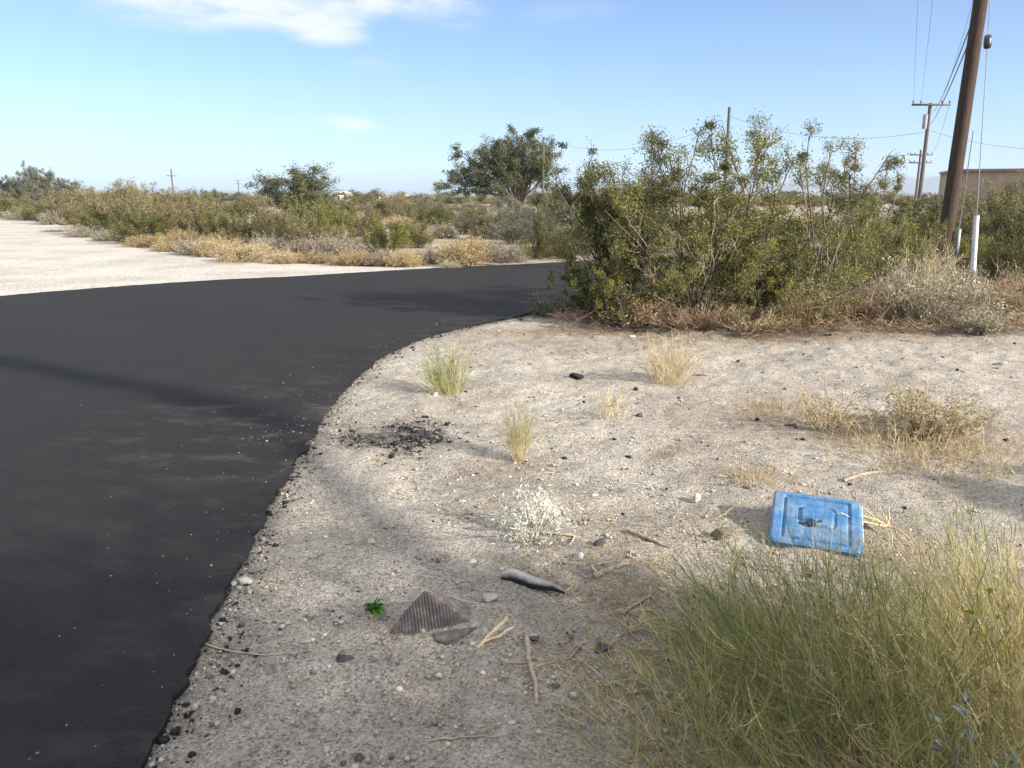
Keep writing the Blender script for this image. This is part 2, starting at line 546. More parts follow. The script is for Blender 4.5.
def asphalt_mat():
    m, nt, out = mat('fresh_asphalt')
    geo = N(nt, 'ShaderNodeNewGeometry')
    pos = geo.outputs['Position']
    v = N(nt, 'ShaderNodeTexVoronoi')
    v.inputs['Scale'].default_value = 190
    L(nt, pos, v.inputs[0])
    n = N(nt, 'ShaderNodeTexNoise')
    n.inputs['Scale'].default_value, n.inputs['Detail'].default_value, n.inputs['Roughness'].default_value = 0.9, 8, 0.6
    L(nt, pos, n.inputs[0])
    base = ramp(nt, [(0.3, (0.0135, 0.0128, 0.0130)), (0.7, (0.0185, 0.0175, 0.0175))])
    L(nt, n.outputs[0], base.inputs[0])
    g = ramp(nt, [(0, (0.45, 0.45, 0.45)), (0.5, (1, 1, 1)), (0.93, (1.25, 1.25, 1.25)), (1, (2.2, 2.15, 2.1))])
    L(nt, v.outputs['Color'], g.inputs[0])
    col = mixc(nt, 0.8, base.outputs[0], g.outputs[0], 'MULTIPLY')
    # sand tracked onto the mat: streaky, along the direction of travel, strongest by the verge
    mp = N(nt, 'ShaderNodeMapping')
    mp.inputs['Rotation'].default_value = (0, 0, R(20))
    mp.inputs['Scale'].default_value = (2.0, 3.6, 1)
    L(nt, pos, mp.inputs[0])
    n2 = N(nt, 'ShaderNodeTexNoise')
    n2.inputs['Scale'].default_value, n2.inputs['Detail'].default_value, n2.inputs['Roughness'].default_value = 1.1, 10, 0.72
    L(nt, mp.outputs[0], n2.inputs[0])
    d = ramp(nt, [(0.50, (0, 0, 0)), (0.78, (1, 1, 1))])
    L(nt, n2.outputs[0], d.inputs[0])
    at = N(nt, 'ShaderNodeAttribute', attribute_name='dust')
    df = math_n(nt, 'MULTIPLY', d.outputs[0], math_n(nt, 'ADD', 0.03, math_n(nt, 'MULTIPLY', at.outputs['Fac'], 0.5)))
    col = mixc(nt, df, col, (0.22, 0.20, 0.175))
    p = N(nt, 'ShaderNodeBsdfPrincipled')
    p.inputs['Roughness'].default_value = 0.82
    p.inputs['Specular IOR Level'].default_value = 0.2
    L(nt, col, p.inputs['Base Color'])
    b = N(nt, 'ShaderNodeBump')
    b.inputs['Strength'].default_value, b.inputs['Distance'].default_value = 0.8, 0.006
    L(nt, v.outputs['Distance'], b.inputs['Height'])
    L(nt, b.outputs[0], p.inputs['Normal'])
    L(nt, p.outputs[0], out.inputs[0])
    return m


# ------------------------------------------------------------------ ground, road, lot
FAR = 6000.0


def axis(a, b, step, growth=1.13):
    core = np.arange(a, b + step / 2, step)
    out = []
    s, x = step, 0.0
    while x < FAR:
        s *= growth
        x += s
        out.append(x)
    out = np.array(out)
    return np.concatenate([(a - out)[::-1], core, b + out])


def grid_faces(nx, ny):
    i = np.arange(ny - 1)[:, None] * nx + np.arange(nx - 1)[None]
    return np.stack([i, i + 1, i + 1 + nx, i + nx], -1).reshape(-1, 4)


SPILL_SHADES = [(G(418, 437), 0.24, 0.36, 0.8), (G(362, 440), 0.30, 0.2, 0.55), (G(470, 478), 0.40, 0.22, 0.28), (G(452, 512), 0.22, 0.16, 0.33),  # asphalt dust, plus dark patches painting plant shade onto the sand
          (G(372, 545), 0.13, 0.09, 0.25), (G(580, 374), 0.4, 0.2, 0.3), (G(900, 520), 0.7, 0.4, 0.25), (G(640, 525), 0.4, 0.25, 0.22),
          (G(560, 345), 0.8, 0.5, 0.25), (G(430, 425), 0.6, 0.4, 0.2), (G(560, 590), 0.5, 0.3, 0.2), (G(600, 480), 0.5, 0.3, 0.16)]
LITTERS = [(G(755, 475), 0.3, 0.15, 0.8), (G(860, 425), 0.75, 0.35, 0.9), (G(940, 440), 0.5, 0.3, 0.9), (G(775, 405), 0.5, 0.35, 0.6),
           (G(600, 332), 1.6, 0.35, 1.0), (G(800, 338), 2.6, 0.45, 0.9), (G(640, 600), 0.35, 0.5, 0.6), (G(620, 690), 0.35, 0.4, 0.6),
           ((1.2, 2.2), 1.2, 0.8, 0.9), (G(520, 462), 0.18, 0.12, 0.5), (G(672, 452), 0.12, 0.07, 0.6), (G(880, 550), 0.4, 0.2, 0.6), ((4, 12.5), 6, 1.8, 0.8),
           (G(220, 262), 6, 1.6, 0.5), (G(400, 258), 5, 2, 0.5), (G(730, 420), 0.35, 0.25, 0.35)]


def build_ground():
    xs, ys = axis(-2.6, 6.0, 0.03), axis(1.2, 10.5, 0.03)
    X, Y = np.meshgrid(xs, ys)
    x, y = X.ravel(), Y.ravel()
    z = gh(x, y)
    d, ins = dist_to(ROAD, x, y), inside(ROAD, x, y)
    r = np.hypot(x - 1.5, y - 4)
    fine = (1 - sstep(6, 10, r)) * np.where(ins, 0, sstep(0.01, 0.12, d))
    z = z + fine * (0.024 * (vnoise(x * 9, y * 9, 5) - 0.5) + 0.013 * (vnoise(x * 19, y * 19, 6) - 0.5))
    b = MB()
    b.add(np.stack([x, y, z], 1), grid_faces(len(xs), len(ys)))
    me = b.mesh('ground', ground_mat(), True)
    spill_shade = np.where(ins, 0.5, 0.50 * np.exp(-d / 0.09) + 0.08 * np.exp(-d / 0.5))
    for (c, a, bb, k) in SPILL_SHADES:
        spill_shade = spill_shade + k * np.exp(-(((x - c[0]) / a) ** 2 + ((y - c[1]) / bb) ** 2))
    lit = np.zeros_like(x)
    for (c, a, bb, k) in LITTERS:
        lit = np.maximum(lit, k * np.exp(-(((x - c[0]) / a) ** 2 + ((y - c[1]) / bb) ** 2)))
    lit = np.maximum(lit, 0.45 * sstep(13, 22, np.hypot(x, y)))
    me.attributes.new('spill_shade', 'FLOAT', 'POINT').data.foreach_set('value', np.clip(spill_shade, 0, 1).astype(np.float32))
    me.attributes.new('litter', 'FLOAT', 'POINT').data.foreach_set('value', lit.astype(np.float32))
    tag(link('ground', me), kind='structure')


def densify(poly, step, maxr=40):
    out = []
    for i in range(len(poly)):
        a, b = poly[i], poly[(i + 1) % len(poly)]
        m = (a + b) / 2
        n = max(1, int(np.linalg.norm(b - a) / (step if np.hypot(*m) < maxr else 5)))
        for k in range(n):
            out.append(a + (b - a) * k / n)
    return np.array(out)


def smooth_poly(pts, it=1):
    p = [np.array(q, float) for q in pts]
    for _ in range(it):
        q = [p[0]]
        for a, b in zip(p[:-1], p[1:]):
            q += [a * 0.75 + b * 0.25, a * 0.25 + b * 0.75]
        q.append(p[-1])
        p = q
    return p


def ragged(poly, amp, seed, f=3.0):
    x, y = poly[:, 0], poly[:, 1]
    j = np.stack([vnoise(x * f, y * f, seed) - 0.5, vnoise(x * f, y * f, seed + 1) - 0.5], 1) * amp * 2
    j += np.stack([vnoise(x * f * 5, y * f * 5, seed + 2) - 0.5, vnoise(x * f * 5, y * f * 5, seed + 3) - 0.5], 1) * amp * 1.2
    return poly + j * (np.hypot(x, y) < 30)[:, None]


def slab(name, poly, z, depth, m, kind='structure'):
    n = len(poly)
    me = bpy.data.meshes.new(name)
    v = [(p[0], p[1], z) for p in poly] + [(p[0], p[1], z - depth) for p in poly]
    a = sum(poly[i][0] * poly[(i + 1) % n][1] - poly[(i + 1) % n][0] * poly[i][1] for i in range(n))
    top = list(range(n)) if a > 0 else list(range(n))[::-1]
    f = [top] + [(i, i + n, (i + 1) % n + n, (i + 1) % n) for i in range(n)]
    me.from_pydata(v, [], f)
    me.materials.append(m)
    return tag(link(name, me), kind=kind)


ROAD_POLY = ragged(densify(np.array(smooth_poly(ROAD_R, 1) + smooth_poly(ROAD_L, 1)[::-1] + [np.array((-60, -30))]), 0.02, 22), 0.03, 21, 5.5)


def build_road():
    # one mesh: a fine strip along the verge carries the dust amount, the rest follows
    n = len(ROAD_POLY)
    o = slab('road', ROAD_POLY, 0.020, 0.10, asphalt_mat())
    # triangulate with inner points so the dust attribute can vary
    import bmesh
    bm = bmesh.new()
    bm.from_mesh(o.data)
    top = max(bm.faces, key=lambda f: len(f.verts))
    bmesh.ops.triangulate(bm, faces=[top])
    for cut in range(16):
        axis_n = (1, 0, 0) if cut < 8 else (0, 1, 0)
        val = [-6, -4.5, -3.2, -2.4, -1.6, -1.0, -0.2, 1.5][cut] if cut < 8 else [1, 2, 3, 4, 5.5, 7, 9, 12][cut - 8]
        pc = (val, 0, 0) if cut < 8 else (0, val, 0)
        bmesh.ops.bisect_plane(bm, geom=bm.verts[:] + bm.edges[:] + bm.faces[:], plane_co=pc, plane_no=axis_n)
    bm.to_mesh(o.data)
    bm.free()
    me = o.data
    v = np.empty(len(me.vertices) * 3)
    me.vertices.foreach_get('co', v)
    v = v.reshape(-1, 3)
    rl = np.array(ROAD_R)
    d = dist_to(rl, v[:, 0], v[:, 1], closed=False)
    c = G(290, 428)
    dust = 0.35 * np.exp(-d / 0.5) + 0.9 * np.exp(-(((v[:, 0] - c[0]) / 1.0) ** 2 + ((v[:, 1] - c[1]) / 0.8) ** 2))
    me.attributes.new('dust', 'FLOAT', 'POINT').data.foreach_set('value', np.clip(dust, 0, 1).astype(np.float32))


def build_lot():
    poly = ragged(densify(LOT, 0.25, 60), 0.16, 41, 0.8)
    slab('gravel_lot', poly, 0.004, 0.05, lot_mat())


build_ground()
build_road()
build_lot()

# ------------------------------------------------------------------ growth
rng0 = np.random.default_rng(7)


def unit(v):
    return v / (np.linalg.norm(v, axis=-1, keepdims=True) + 1e-12)


def grow(o, d, ln, S, rng, wob=0.1, bend=(0, 0, 0)):
    Nn = len(o)
    P = np.empty((Nn, S, 3))
    P[:, 0] = o
    d = unit(np.asarray(d, float))
    st = (np.asarray(ln, float) / (S - 1)).reshape(-1, 1)
    b = np.asarray(bend, float)
    for s in range(1, S):
        d = unit(d + rng.normal(size=(Nn, 3)) * wob + b / (S - 1))
        P[:, s] = P[:, s - 1] + d * st
    return P


def spawn(P, n, t0, t1, spread, rng):
    Nn, S, _ = P.shape
    idx = np.repeat(np.arange(Nn), n)
    t = rng.uniform(t0, t1, len(idx))
    f = t * (S - 1)
    i = np.minimum(f.astype(int), S - 2)
    w = (f - i)[:, None]
    o = P[idx, i] * (1 - w) + P[idx, i + 1] * w
    d = unit(P[idx, i + 1] - P[idx, i])
    q = rng.normal(size=d.shape)
    q = unit(q - d * np.sum(q * d, 1, keepdims=True))
    return o, unit(d + q * (spread * rng.uniform(0.5, 1.3, len(idx)))[:, None]), idx, t


def fan(nst, base_r, tilt, rng, power=0.6):
    az = rng.uniform(0, TAU, nst)
    tl = tilt * rng.uniform(0, 1, nst) ** power
    rr = base_r * rng.uniform(0.1, 1, nst)
    o = np.stack([np.cos(az) * rr, np.sin(az) * rr, 0 * az - 0.02], 1)
    d = np.stack([np.sin(tl) * np.cos(az), np.sin(tl) * np.sin(az), np.cos(tl)], 1)
    return o, d, tl


def creosote(seed, H, Wd, nst=14, nb=8, nt=5, nl=36, ls=0.03, puff=0.045, tilt=None, thick=1.0, lean=(0, 0), lo=0.25, brl=0.33, twl=0.13, head=0):
    """stem mesh builder and leaf mesh builder of a many-stemmed desert shrub"""
    rng = np.random.default_rng(seed)
    if tilt is None:
        tilt = math.atan2(Wd / 2, H * 0.7)
    o, d, tl = fan(nst, 0.07 * Wd, tilt, rng)
    d = d + np.array([lean[0], lean[1], 0])
    ln = H * rng.uniform(0.62, 1.0, nst) * (1 + 0.25 * np.sin(tl))
    ST = grow(o, d, ln, 8, rng, 0.13, (0, 0, 0.35))
    o, d, i1, t1 = spawn(ST, nb, lo, 0.97, 0.75, rng)
    BR = grow(o, d, brl * H * rng.uniform(0.5, 1.1, len(o)) * (1.15 - 0.55 * t1), 6, rng, 0.16, (0, 0, 0.45))
    o, d, i2, t2 = spawn(BR, nt, 0.25, 1.0, 0.8, rng)
    TW = grow(o, d, twl * H * rng.uniform(0.5, 1.2, len(o)), 4, rng, 0.2, (0, 0, 0.4))
    st, lf = MB(), MB()
    k = H / 2.4 * thick
    st.tubes(ST, np.linspace(0.015, 0.005, 8) * k, 5, rng.uniform(0.15, 0.8, len(ST)))
    st.tubes(BR, np.linspace(0.0065, 0.0035, 6) * k, 3, rng.uniform(0.2, 0.9, len(BR)))
    st.tubes(TW, np.linspace(0.004, 0.002, 4) * k, 3, rng.uniform(0.2, 0.8, len(TW)))
    # leaves gather at the twig ends
    dens = rng.uniform(0.3, 1.0, len(BR))[i2] * rng.uniform(0.5, 1.0, len(TW)) * (rng.uniform(0, 1, len(BR)) > 0.1)[i2]
    cnt = rng.poisson(nl * dens)
    idx = np.repeat(np.arange(len(TW)), cnt)
    t = rng.beta(2.0, 1.0, len(idx)) * 3
    i = np.minimum(t.astype(int), 2)
    w = (t - i)[:, None]
    c = TW[idx, i] * (1 - w) + TW[idx, i + 1] * w + rng.normal(size=(len(idx), 3)).clip(-1.7, 1.7) * puff * H / 2.4
    tint = np.clip(rng.normal(0.45, 0.14, len(TW))[idx] + rng.normal(0, 0.16, len(idx)), 0, 1)
    keep = c[:, 2] > 0.03
    lf.leaves(c[keep], ls * rng.uniform(0.6, 1.3, keep.sum()), rng, 0.55, tint[keep])
    if head:
        # dense leaf heads closing the branch ends
        tips = BR[rng.uniform(0, 1, len(BR)) < 0.7, -1]
        hn = rng.poisson(head * rng.uniform(0.4, 1.4, len(tips)))
        idx = np.repeat(np.arange(len(tips)), hn)
        rad = (0.055 * rng.uniform(0.6, 1.5, len(tips)))[idx, None] * H / 2.4
        c = tips[idx] + rng.normal(size=(len(idx), 3)).clip(-1.6, 1.6) * rad * np.array([1.15, 1.15, 0.8])
        lf.leaves(c, ls * rng.uniform(0.6, 1.3, len(c)), rng, 0.55, np.clip(rng.normal(0.5, 0.15, len(tips))[idx] + rng.normal(0, 0.16, len(c)), 0, 1))
    return st, lf


def brush(seed, H, Wd, nst=90, nf=4, nt=2, rad=0.004, tilt=1.25, leaves=0, ls=0.02, wob=0.12, bend=0.25, S=6, base=0.12, asp=0.5):
    """dry, dome-shaped twig bush"""
    rng = np.random.default_rng(seed)
    o, d, tl = fan(nst, base * Wd, tilt, rng, 0.55)
    rx, rz = Wd / 2, H
    ln = 1 / np.sqrt((np.sin(tl) / rx) ** 2 + (np.cos(tl) / rz) ** 2) * rng.uniform(0.55, 0.95, nst)
    ST = grow(o, d, ln, S, rng, wob, (0, 0, bend))
    st, lf = MB(), MB()
    st.tubes(ST, np.linspace(rad * 1.3, rad * 0.6, S), 3, np.clip(rng.normal(0.45, 0.2, nst), 0, 1))
    o, d, i1, t1 = spawn(ST, nf, 0.3, 0.98, 0.65, rng)
    BR = grow(o, d, ln[i1] * 0.38 * rng.uniform(0.5, 1.1, len(o)), 5, rng, wob * 1.5, (0, 0, bend))
    st.tubes(BR, np.linspace(rad * 0.7, rad * 0.4, 5), 3, np.clip(rng.normal(0.55, 0.22, len(o)), 0, 1))
    last = BR
    if nt:
        o, d, i2, t2 = spawn(BR, nt, 0.3, 1.0, 0.8, rng)
        TW = grow(o, d, ln[i1][i2] * 0.17 * rng.uniform(0.5, 1.1, len(o)), 3, rng, wob * 1.6, (0, 0, bend))
        st.tubes(TW, np.linspace(rad * 0.5, rad * 0.3, 3), 3, np.clip(rng.normal(0.62, 0.22, len(o)), 0, 1))
        last = TW
    if leaves:
        S2 = last.shape[1]
        idx = rng.integers(0, len(last), leaves)
        c = last[idx, rng.integers(S2 // 2, S2, leaves)] + rng.normal(size=(leaves, 3)) * ls * 0.9
        keep = c[:, 2] > 0.02
        lf.leaves(c[keep], ls * rng.uniform(0.5, 1.3, keep.sum()), rng, asp, np.clip(rng.normal(0.5, 0.22, keep.sum()), 0, 1))
    return st, lf


def tuft(seed, H, Wd, n, w, tilt=0.6, base=0.15, tint=(0.4, 0.2), wob=0.06, bend=(0, 0, 0), fork=1, tip_tint=0.0, tb=(0, 0), grad=0.0):
    """grass-like clump of thin stems"""
    rng = np.random.default_rng(seed)
    o, d, tl = fan(n, base * Wd, tilt, rng, 0.7)
    d = d + np.array([tb[0], tb[1], 0])
    ln = H * rng.uniform(0.45, 1.08, n)
    P = grow(o, d, ln, 6, rng, wob, bend)
    b = MB()
    tt = np.clip(rng.normal(tint[0], tint[1], n), 0, 1)
    g = np.linspace(0.5, -0.5, 5)[None] * grad
    b.ribbons(P, np.linspace(1, 0.35, 6) * w, rng, np.clip(tt[:, None] + g, 0, 1))
    if fork:
        o, d, i1, t1 = spawn(P, fork, 0.35, 0.95, 0.45, rng)
        Q = grow(o, d, ln[i1] * 0.36 * rng.uniform(0.5, 1.1, len(o)), 4, rng, wob * 1.3, bend)
        b.ribbons(Q, np.linspace(0.7, 0.25, 4) * w, rng, np.clip(tt[i1] + tip_tint - grad * (t1 - 0.5) + rng.normal(0, 0.12, len(o)), 0, 1))
    return b


def tree(seed, H, Wd, trunkH, nl=110, ls=0.10, nlimb=15, lean=(0, 0), puff=0.09):
    rng = np.random.default_rng(seed)
    tr, cr = MB(), MB()
    TK = grow(np.array([[0, 0, -0.05], [0.12 * H / 5, 0.05, -0.05]]), np.array([[lean[0], lean[1], 1], [lean[0] + 0.3, 0.2, 1]]), [trunkH * 1.3, trunkH * 1.2], 7, rng, 0.12)
    tr.tubes(TK, np.linspace(0.14, 0.08, 7) * H / 5, 7, 0.35)
    o, d, i0, t0 = spawn(TK, nlimb, 0.4, 1.0, 0.85, rng)
    lw = Wd / 2 * 0.95
    LB = grow(o, d + np.array([lean[0], lean[1], 0.15]), rng.uniform(0.55, 1.0, len(o)) * max(lw, H - trunkH), 8, rng, 0.16, (0, 0, 0.25))
    tr.tubes(LB, np.linspace(0.065, 0.018, 8) * H / 5, 5, 0.4)
    o, d, i1, t1 = spawn(LB, 7, 0.3, 1.0, 0.75, rng)
    BR = grow(o, d, 0.22 * H * rng.uniform(0.5, 1.1, len(o)), 5, rng, 0.2, (0, 0, 0.2))
    tr.tubes(BR, np.linspace(0.016, 0.006, 5) * H / 5, 3, 0.5)
    o, d, i2, t2 = spawn(BR, 4, 0.3, 1.0, 0.9, rng)
    TW = grow(o, d, 0.09 * H * rng.uniform(0.5, 1.2, len(o)), 3, rng, 0.2, (0, 0, 0.1))
    dens = rng.uniform(0.2, 1.0, len(TW)) * (rng.uniform(0, 1, len(BR)) > 0.15)[i2]
    cnt = rng.poisson(nl * dens)
    idx = np.repeat(np.arange(len(TW)), cnt)
    c = TW[idx, rng.integers(0, 3, len(idx))] + rng.normal(size=(len(idx), 3)) * puff * H / 5
    tint = np.clip(rng.normal(0.45, 0.16, len(TW))[idx] + rng.normal(0, 0.16, len(idx)), 0, 1)
    keep = c[:, 2] > 0.05
    cr.leaves(c[keep], ls * rng.uniform(0.6, 1.3, keep.sum()), rng, 0.5, tint[keep])
    # normalise to the wished height and width
    z = np.concatenate(cr.v)
    sz = H / np.percentile(z[:, 2], 99.7)
    sx = Wd / (np.percentile(z[:, 0], 99) - np.percentile(z[:, 0], 1))
    for b in (tr, cr):
        b.v = [q * np.array([sx, sx, sz]) for q in b.v]
    return tr, cr


def fit(bs, H, Wd):
    z = np.concatenate([q for b in bs if b.v for q in b.v])
    sz = H / np.percentile(z[:, 2], 99.8)
    sx = Wd / max(np.percentile(z[:, 0], 99) - np.percentile(z[:, 0], 1), 1e-6)
    for b in bs:
        b.v = [q * np.array([sx, sx, sz]) for q in b.v]


def plant(name, label, cat, x, y, builders, mats, names=('stems', 'foliage'), rz=0.0, group=None, z=None):
    t = thing(name, label, cat, (x, y, gz(x, y) if z is None else z), rz, group)
    for b, m, n in zip(builders, mats, names):
        if b.v:
            link(n, b.mesh(n, m), t)
    return t


def single(name, label, cat, x, y, b, m, rz=0.0, group=None, z=None, smooth=False):
    o = link(name, b.mesh(name, m, smooth), None, (x, y, gz(x, y) if z is None else z))
    o.rotation_euler = (0, 0, rz)
    return tag(o, label, cat, group)


def top_z(px, py, Y):
    return W(px, py, Y)[2]


def xat(px, Y):
    return W(px, 250, Y)[0]


# ------------------------------------------------------------------ the big creosote thicket
def hero(label, px, Y, top, wpx, seed, mk='creosote', name='creosote_bush', **kw):
    H = top_z(px, top, Y)
    Wd = wpx / F * Y * 1.02
    st, lf = creosote(seed, H, Wd, **kw)
    fit((st, lf), H, Wd)
    return plant(name, label, 'shrub', xat(px, Y), Y, (st, lf), (M['bark'], M[mk]), group='creosote bushes at the corner of the road', rz=0)


hero('dark green creosote bush at the corner of the asphalt, leftmost of the big thicket', 630, 10.7, 137, 124, 101, 'creosote_dark', nst=18, nb=6, nt=4, nl=57, ls=0.028, lean=(-0.15, 0), lo=0.4, brl=0.22, twl=0.08, head=176)
hero('tall full creosote bush in the middle of the thicket, behind the pale dry tuft', 692, 10.4, 122, 165, 102, 'creosote', nst=15, nb=6, nt=4, nl=57, ls=0.028, lo=0.45, brl=0.22, thick=1.0, twl=0.08, head=192)
hero('tall creosote bush with bare curved upper stems, in front of the plain thin pole', 748, 10.9, 120, 135, 103, 'creosote', nst=11, nb=5, nt=4, nl=54, ls=0.027, lo=0.58, thick=1.1, brl=0.19, twl=0.07, head=208)
hero('sparse creosote bush with bare pale stems and airy leaf heads against the sky', 828, 11.2, 124, 120, 104, 'creosote_pale', nst=10, nb=4, nt=4, nl=48, ls=0.027, lo=0.72, thick=1.25, brl=0.17, twl=0.07, head=192)
hero('bright olive creosote bush, low and dense, under the airy leaf heads', 800, 10.3, 205, 160, 105, 'creosote', nst=24, nb=8, nt=4, nl=41, ls=0.027, lo=0.12, head=72, tilt=1.2)
hero('yellow-green low creosote bush between the thicket and the pale dry shrub', 868, 11.4, 212, 110, 106, 'creosote_pale', nst=22, nb=8, nt=4, nl=38, ls=0.027, lo=0.12, head=72, tilt=1.2)
hero('small dark creosote bush overhanging the asphalt edge at the corner', 590, 10.2, 250, 80, 107, 'creosote_dark', nst=16, nb=7, nt=4, nl=44, ls=0.028, lo=0.08, head=72, tilt=1.25)
hero('olive creosote bush low at the front of the thicket above the rusty litter', 700, 9.9, 215, 150, 108, 'creosote', nst=24, nb=8, nt=4, nl=35, ls=0.027, lo=0.1, head=64, tilt=1.25)
hero('lowest olive creosote bush of the thicket front, above the dark road-corner litter', 640, 9.95, 240, 110, 110, 'creosote', nst=22, nb=8, nt=4, nl=35, ls=0.027, lo=0.08, head=64, tilt=1.25)
hero('dense dark creosote bush low at the left end of the thicket by the asphalt', 606, 10.5, 205, 90, 112, 'creosote_dark', nst=20, nb=8, nt=4, nl=44, ls=0.027, lo=0.08, head=70, tilt=1.2)
hero('rounded olive creosote bush low in the thicket, left of the tan brush', 755, 10.0, 238, 120, 111, 'creosote', nst=22, nb=8, nt=4, nl=35, ls=0.027, lo=0.08, head=64, tilt=1.25)
hero('airy creosote bush with pale round leaf heads beside the far pole with crossarm', 862, 13.0, 152, 60, 109, 'creosote_pale', nst=7, nb=4, nt=4, nl=48, ls=0.030, lo=0.72, thick=1.4, brl=0.17, twl=0.07, head=176)


def dry(label, px, Y, top, wpx, seed, mk, name='dry_shrub', leafm=None, **kw):
    H = max(0.08, top_z(px, top, Y))
    Wd = wpx / F * Y
    bs = brush(seed, H, Wd, **kw)
    fit(bs, H, Wd)
    return plant(name, label, 'dry shrub', xat(px, Y), Y, bs, (M[mk], M[leafm or 'pale']), ('twigs', 'dry_leaves'))


dry('rust brown dead twig bush lying low between thicket and pale dry shrub', 862, 9.9, 278, 110, 201, 'rust', nst=170, nf=5, nt=3, rad=0.004)
dry('big pale straw-grey dry shrub in front of the white guy guard', 932, 9.9, 252, 125, 202, 'graytwig', leafm='paletan', nst=130, nf=5, nt=3, rad=0.005, leaves=4200, ls=0.032)
dry('whitish low dry shrub on the dirt, right of the big pale shrub', 990, 9.0, 312, 55, 203, 'graytwig', leafm='paletan', nst=60, nf=4, nt=3, rad=0.004, leaves=1500, ls=0.028)
dry('straw coloured dry shrub at the foot of the thicket, left of the rusty bush', 812, 9.6, 285, 75, 204, 'straw', leafm='paletan', nst=100, nf=4, nt=3, rad=0.0035, leaves=700, ls=0.025)
dry('tan dry brush at the foot of the thicket above the pale dry tuft', 755, 9.4, 300, 100, 205, 'straw', leafm='paletan', nst=110, nf=4, nt=3, rad=0.0035, leaves=300, ls=0.025)
dry('rust coloured dead brush under the middle of the creosote thicket', 690, 9.5, 300, 110, 206, 'rust', nst=130, nf=4, nt=3, rad=0.0035)
dry('small silvery grey shrub on the asphalt edge, left foot of the thicket', 546, 10.6, 291, 34, 207, 'graytwig', leafm='gray_leaf', nst=40, nf=4, nt=3, rad=0.004, leaves=1400, ls=0.03)
dry('dull brown dead brush beyond the whitish low shrub at the picture edge', 1010, 10.6, 262, 60, 208, 'rust', nst=110, nf=5, nt=3, rad=0.0045)
dry('upright tan dry stems standing at the foot of the leaning wooden pole', 925, 11.6, 232, 60, 209, 'straw', nst=90, nf=3, nt=2, rad=0.004, tilt=0.5)

dry('tangle of dead pale twigs inside the middle of the creosote thicket', 705, 10.0, 190, 150, 210, 'graytwig', leafm='rust', nst=16, nf=4, nt=3, rad=0.005, leaves=700, ls=0.03, tilt=0.95, wob=0.16)
dry('tangle of dead pale twigs inside the right half of the creosote thicket', 800, 10.3, 205, 120, 211, 'graytwig', leafm='rust', nst=12, nf=4, nt=3, rad=0.005, leaves=400, ls=0.03, tilt=0.95, wob=0.16)
dry('tan dead brush showing through the low front of the creosote thicket', 640, 9.75, 285, 90, 212, 'rust', leafm='straw', nst=70, nf=4, nt=3, rad=0.004, leaves=500, ls=0.03)

# dry fallen stems and grass along the foot of the thicket
rs = np.random.default_rng(31)


def litter_strip(name, boxes, n, ln, w, mk, zmax=0.05, flat=0.25):
    b = MB()
    for (x0, x1, y0, y1, share) in boxes:
        k = int(n * share)
        x, y = rs.uniform(x0, x1, k), rs.uniform(y0, y1, k)
        ok = ~inside(ROAD, x, y)
        x, y = x[ok], y[ok]
        k = len(x)
        az = rs.uniform(0, TAU, k)
        d = np.stack([np.cos(az), np.sin(az), rs.uniform(0, flat, k)], 1)
        o = np.stack([x, y, gh(x, y) + rs.uniform(0.003, zmax, k)], 1)
        P = grow(o, d, ln * rs.uniform(0.3, 1.2, k), 4, rs, 0.15)
        P[:, :, 2] = np.maximum(P[:, :, 2], gh(P[:, :, 0].ravel(), P[:, :, 1].ravel()).reshape(P.shape[:2]) + 0.003)
        b.ribbons(P, np.array([1, 1, 0.8, 0.4]) * w, rs, np.clip(rs.normal(0.45, 0.25, k), 0, 1))
    return tag(link(name, b.mesh(name, M[mk])), {'dry_grass': 'rusty and straw coloured dry grass matted along the foot of the thicket', 'twig_debris': 'small dead twigs and straw littering the sandy verge'}[name], None, None, 'stuff')


litter_strip('dry_grass', [(0.5, 3.0, 9.3, 10.4, 0.14), (2.6, 6.6, 8.9, 10.2, 0.5), (0.4, 7, 10, 12.5, 0.2)], 7000, 0.28, 0.007, 'rust', 0.1, 0.5)
litter_strip('twig_debris', [(0.3, 2.2, 1.6, 2.8, 0.7), (0.0, 1.2, 2.2, 3.9, 0.25), (1.2, 3.4, 3.2, 6.5, 0.35), (-0.8, 5.5, 3, 9.3, 1.0)], 1900, 0.11, 0.0034, 'straw', 0.015, 0.1)

# ------------------------------------------------------------------ verge plants
def at_px(px, py):
    g = G(px, py)
    return float(g[0]), float(g[1])


def px_h(px, base, top):
    Y = G(px, base)[1]
    return top_z(px, top, Y), Y


def verge_tuft(label, px, by, top, wpx, seed, n, tint, mk='grassmix', name='grass_tuft', **kw):
    H, Y = px_h(px, by, top)
    Wd = wpx / F * Y
    b = tuft(seed, H, Wd, n, kw.pop('w', 0.004), tint=tint, **kw)
    fit((b,), H, Wd)
    x, y = at_px(px, by)
    return single(name, label, 'grass tuft', x, y, b, M[mk])


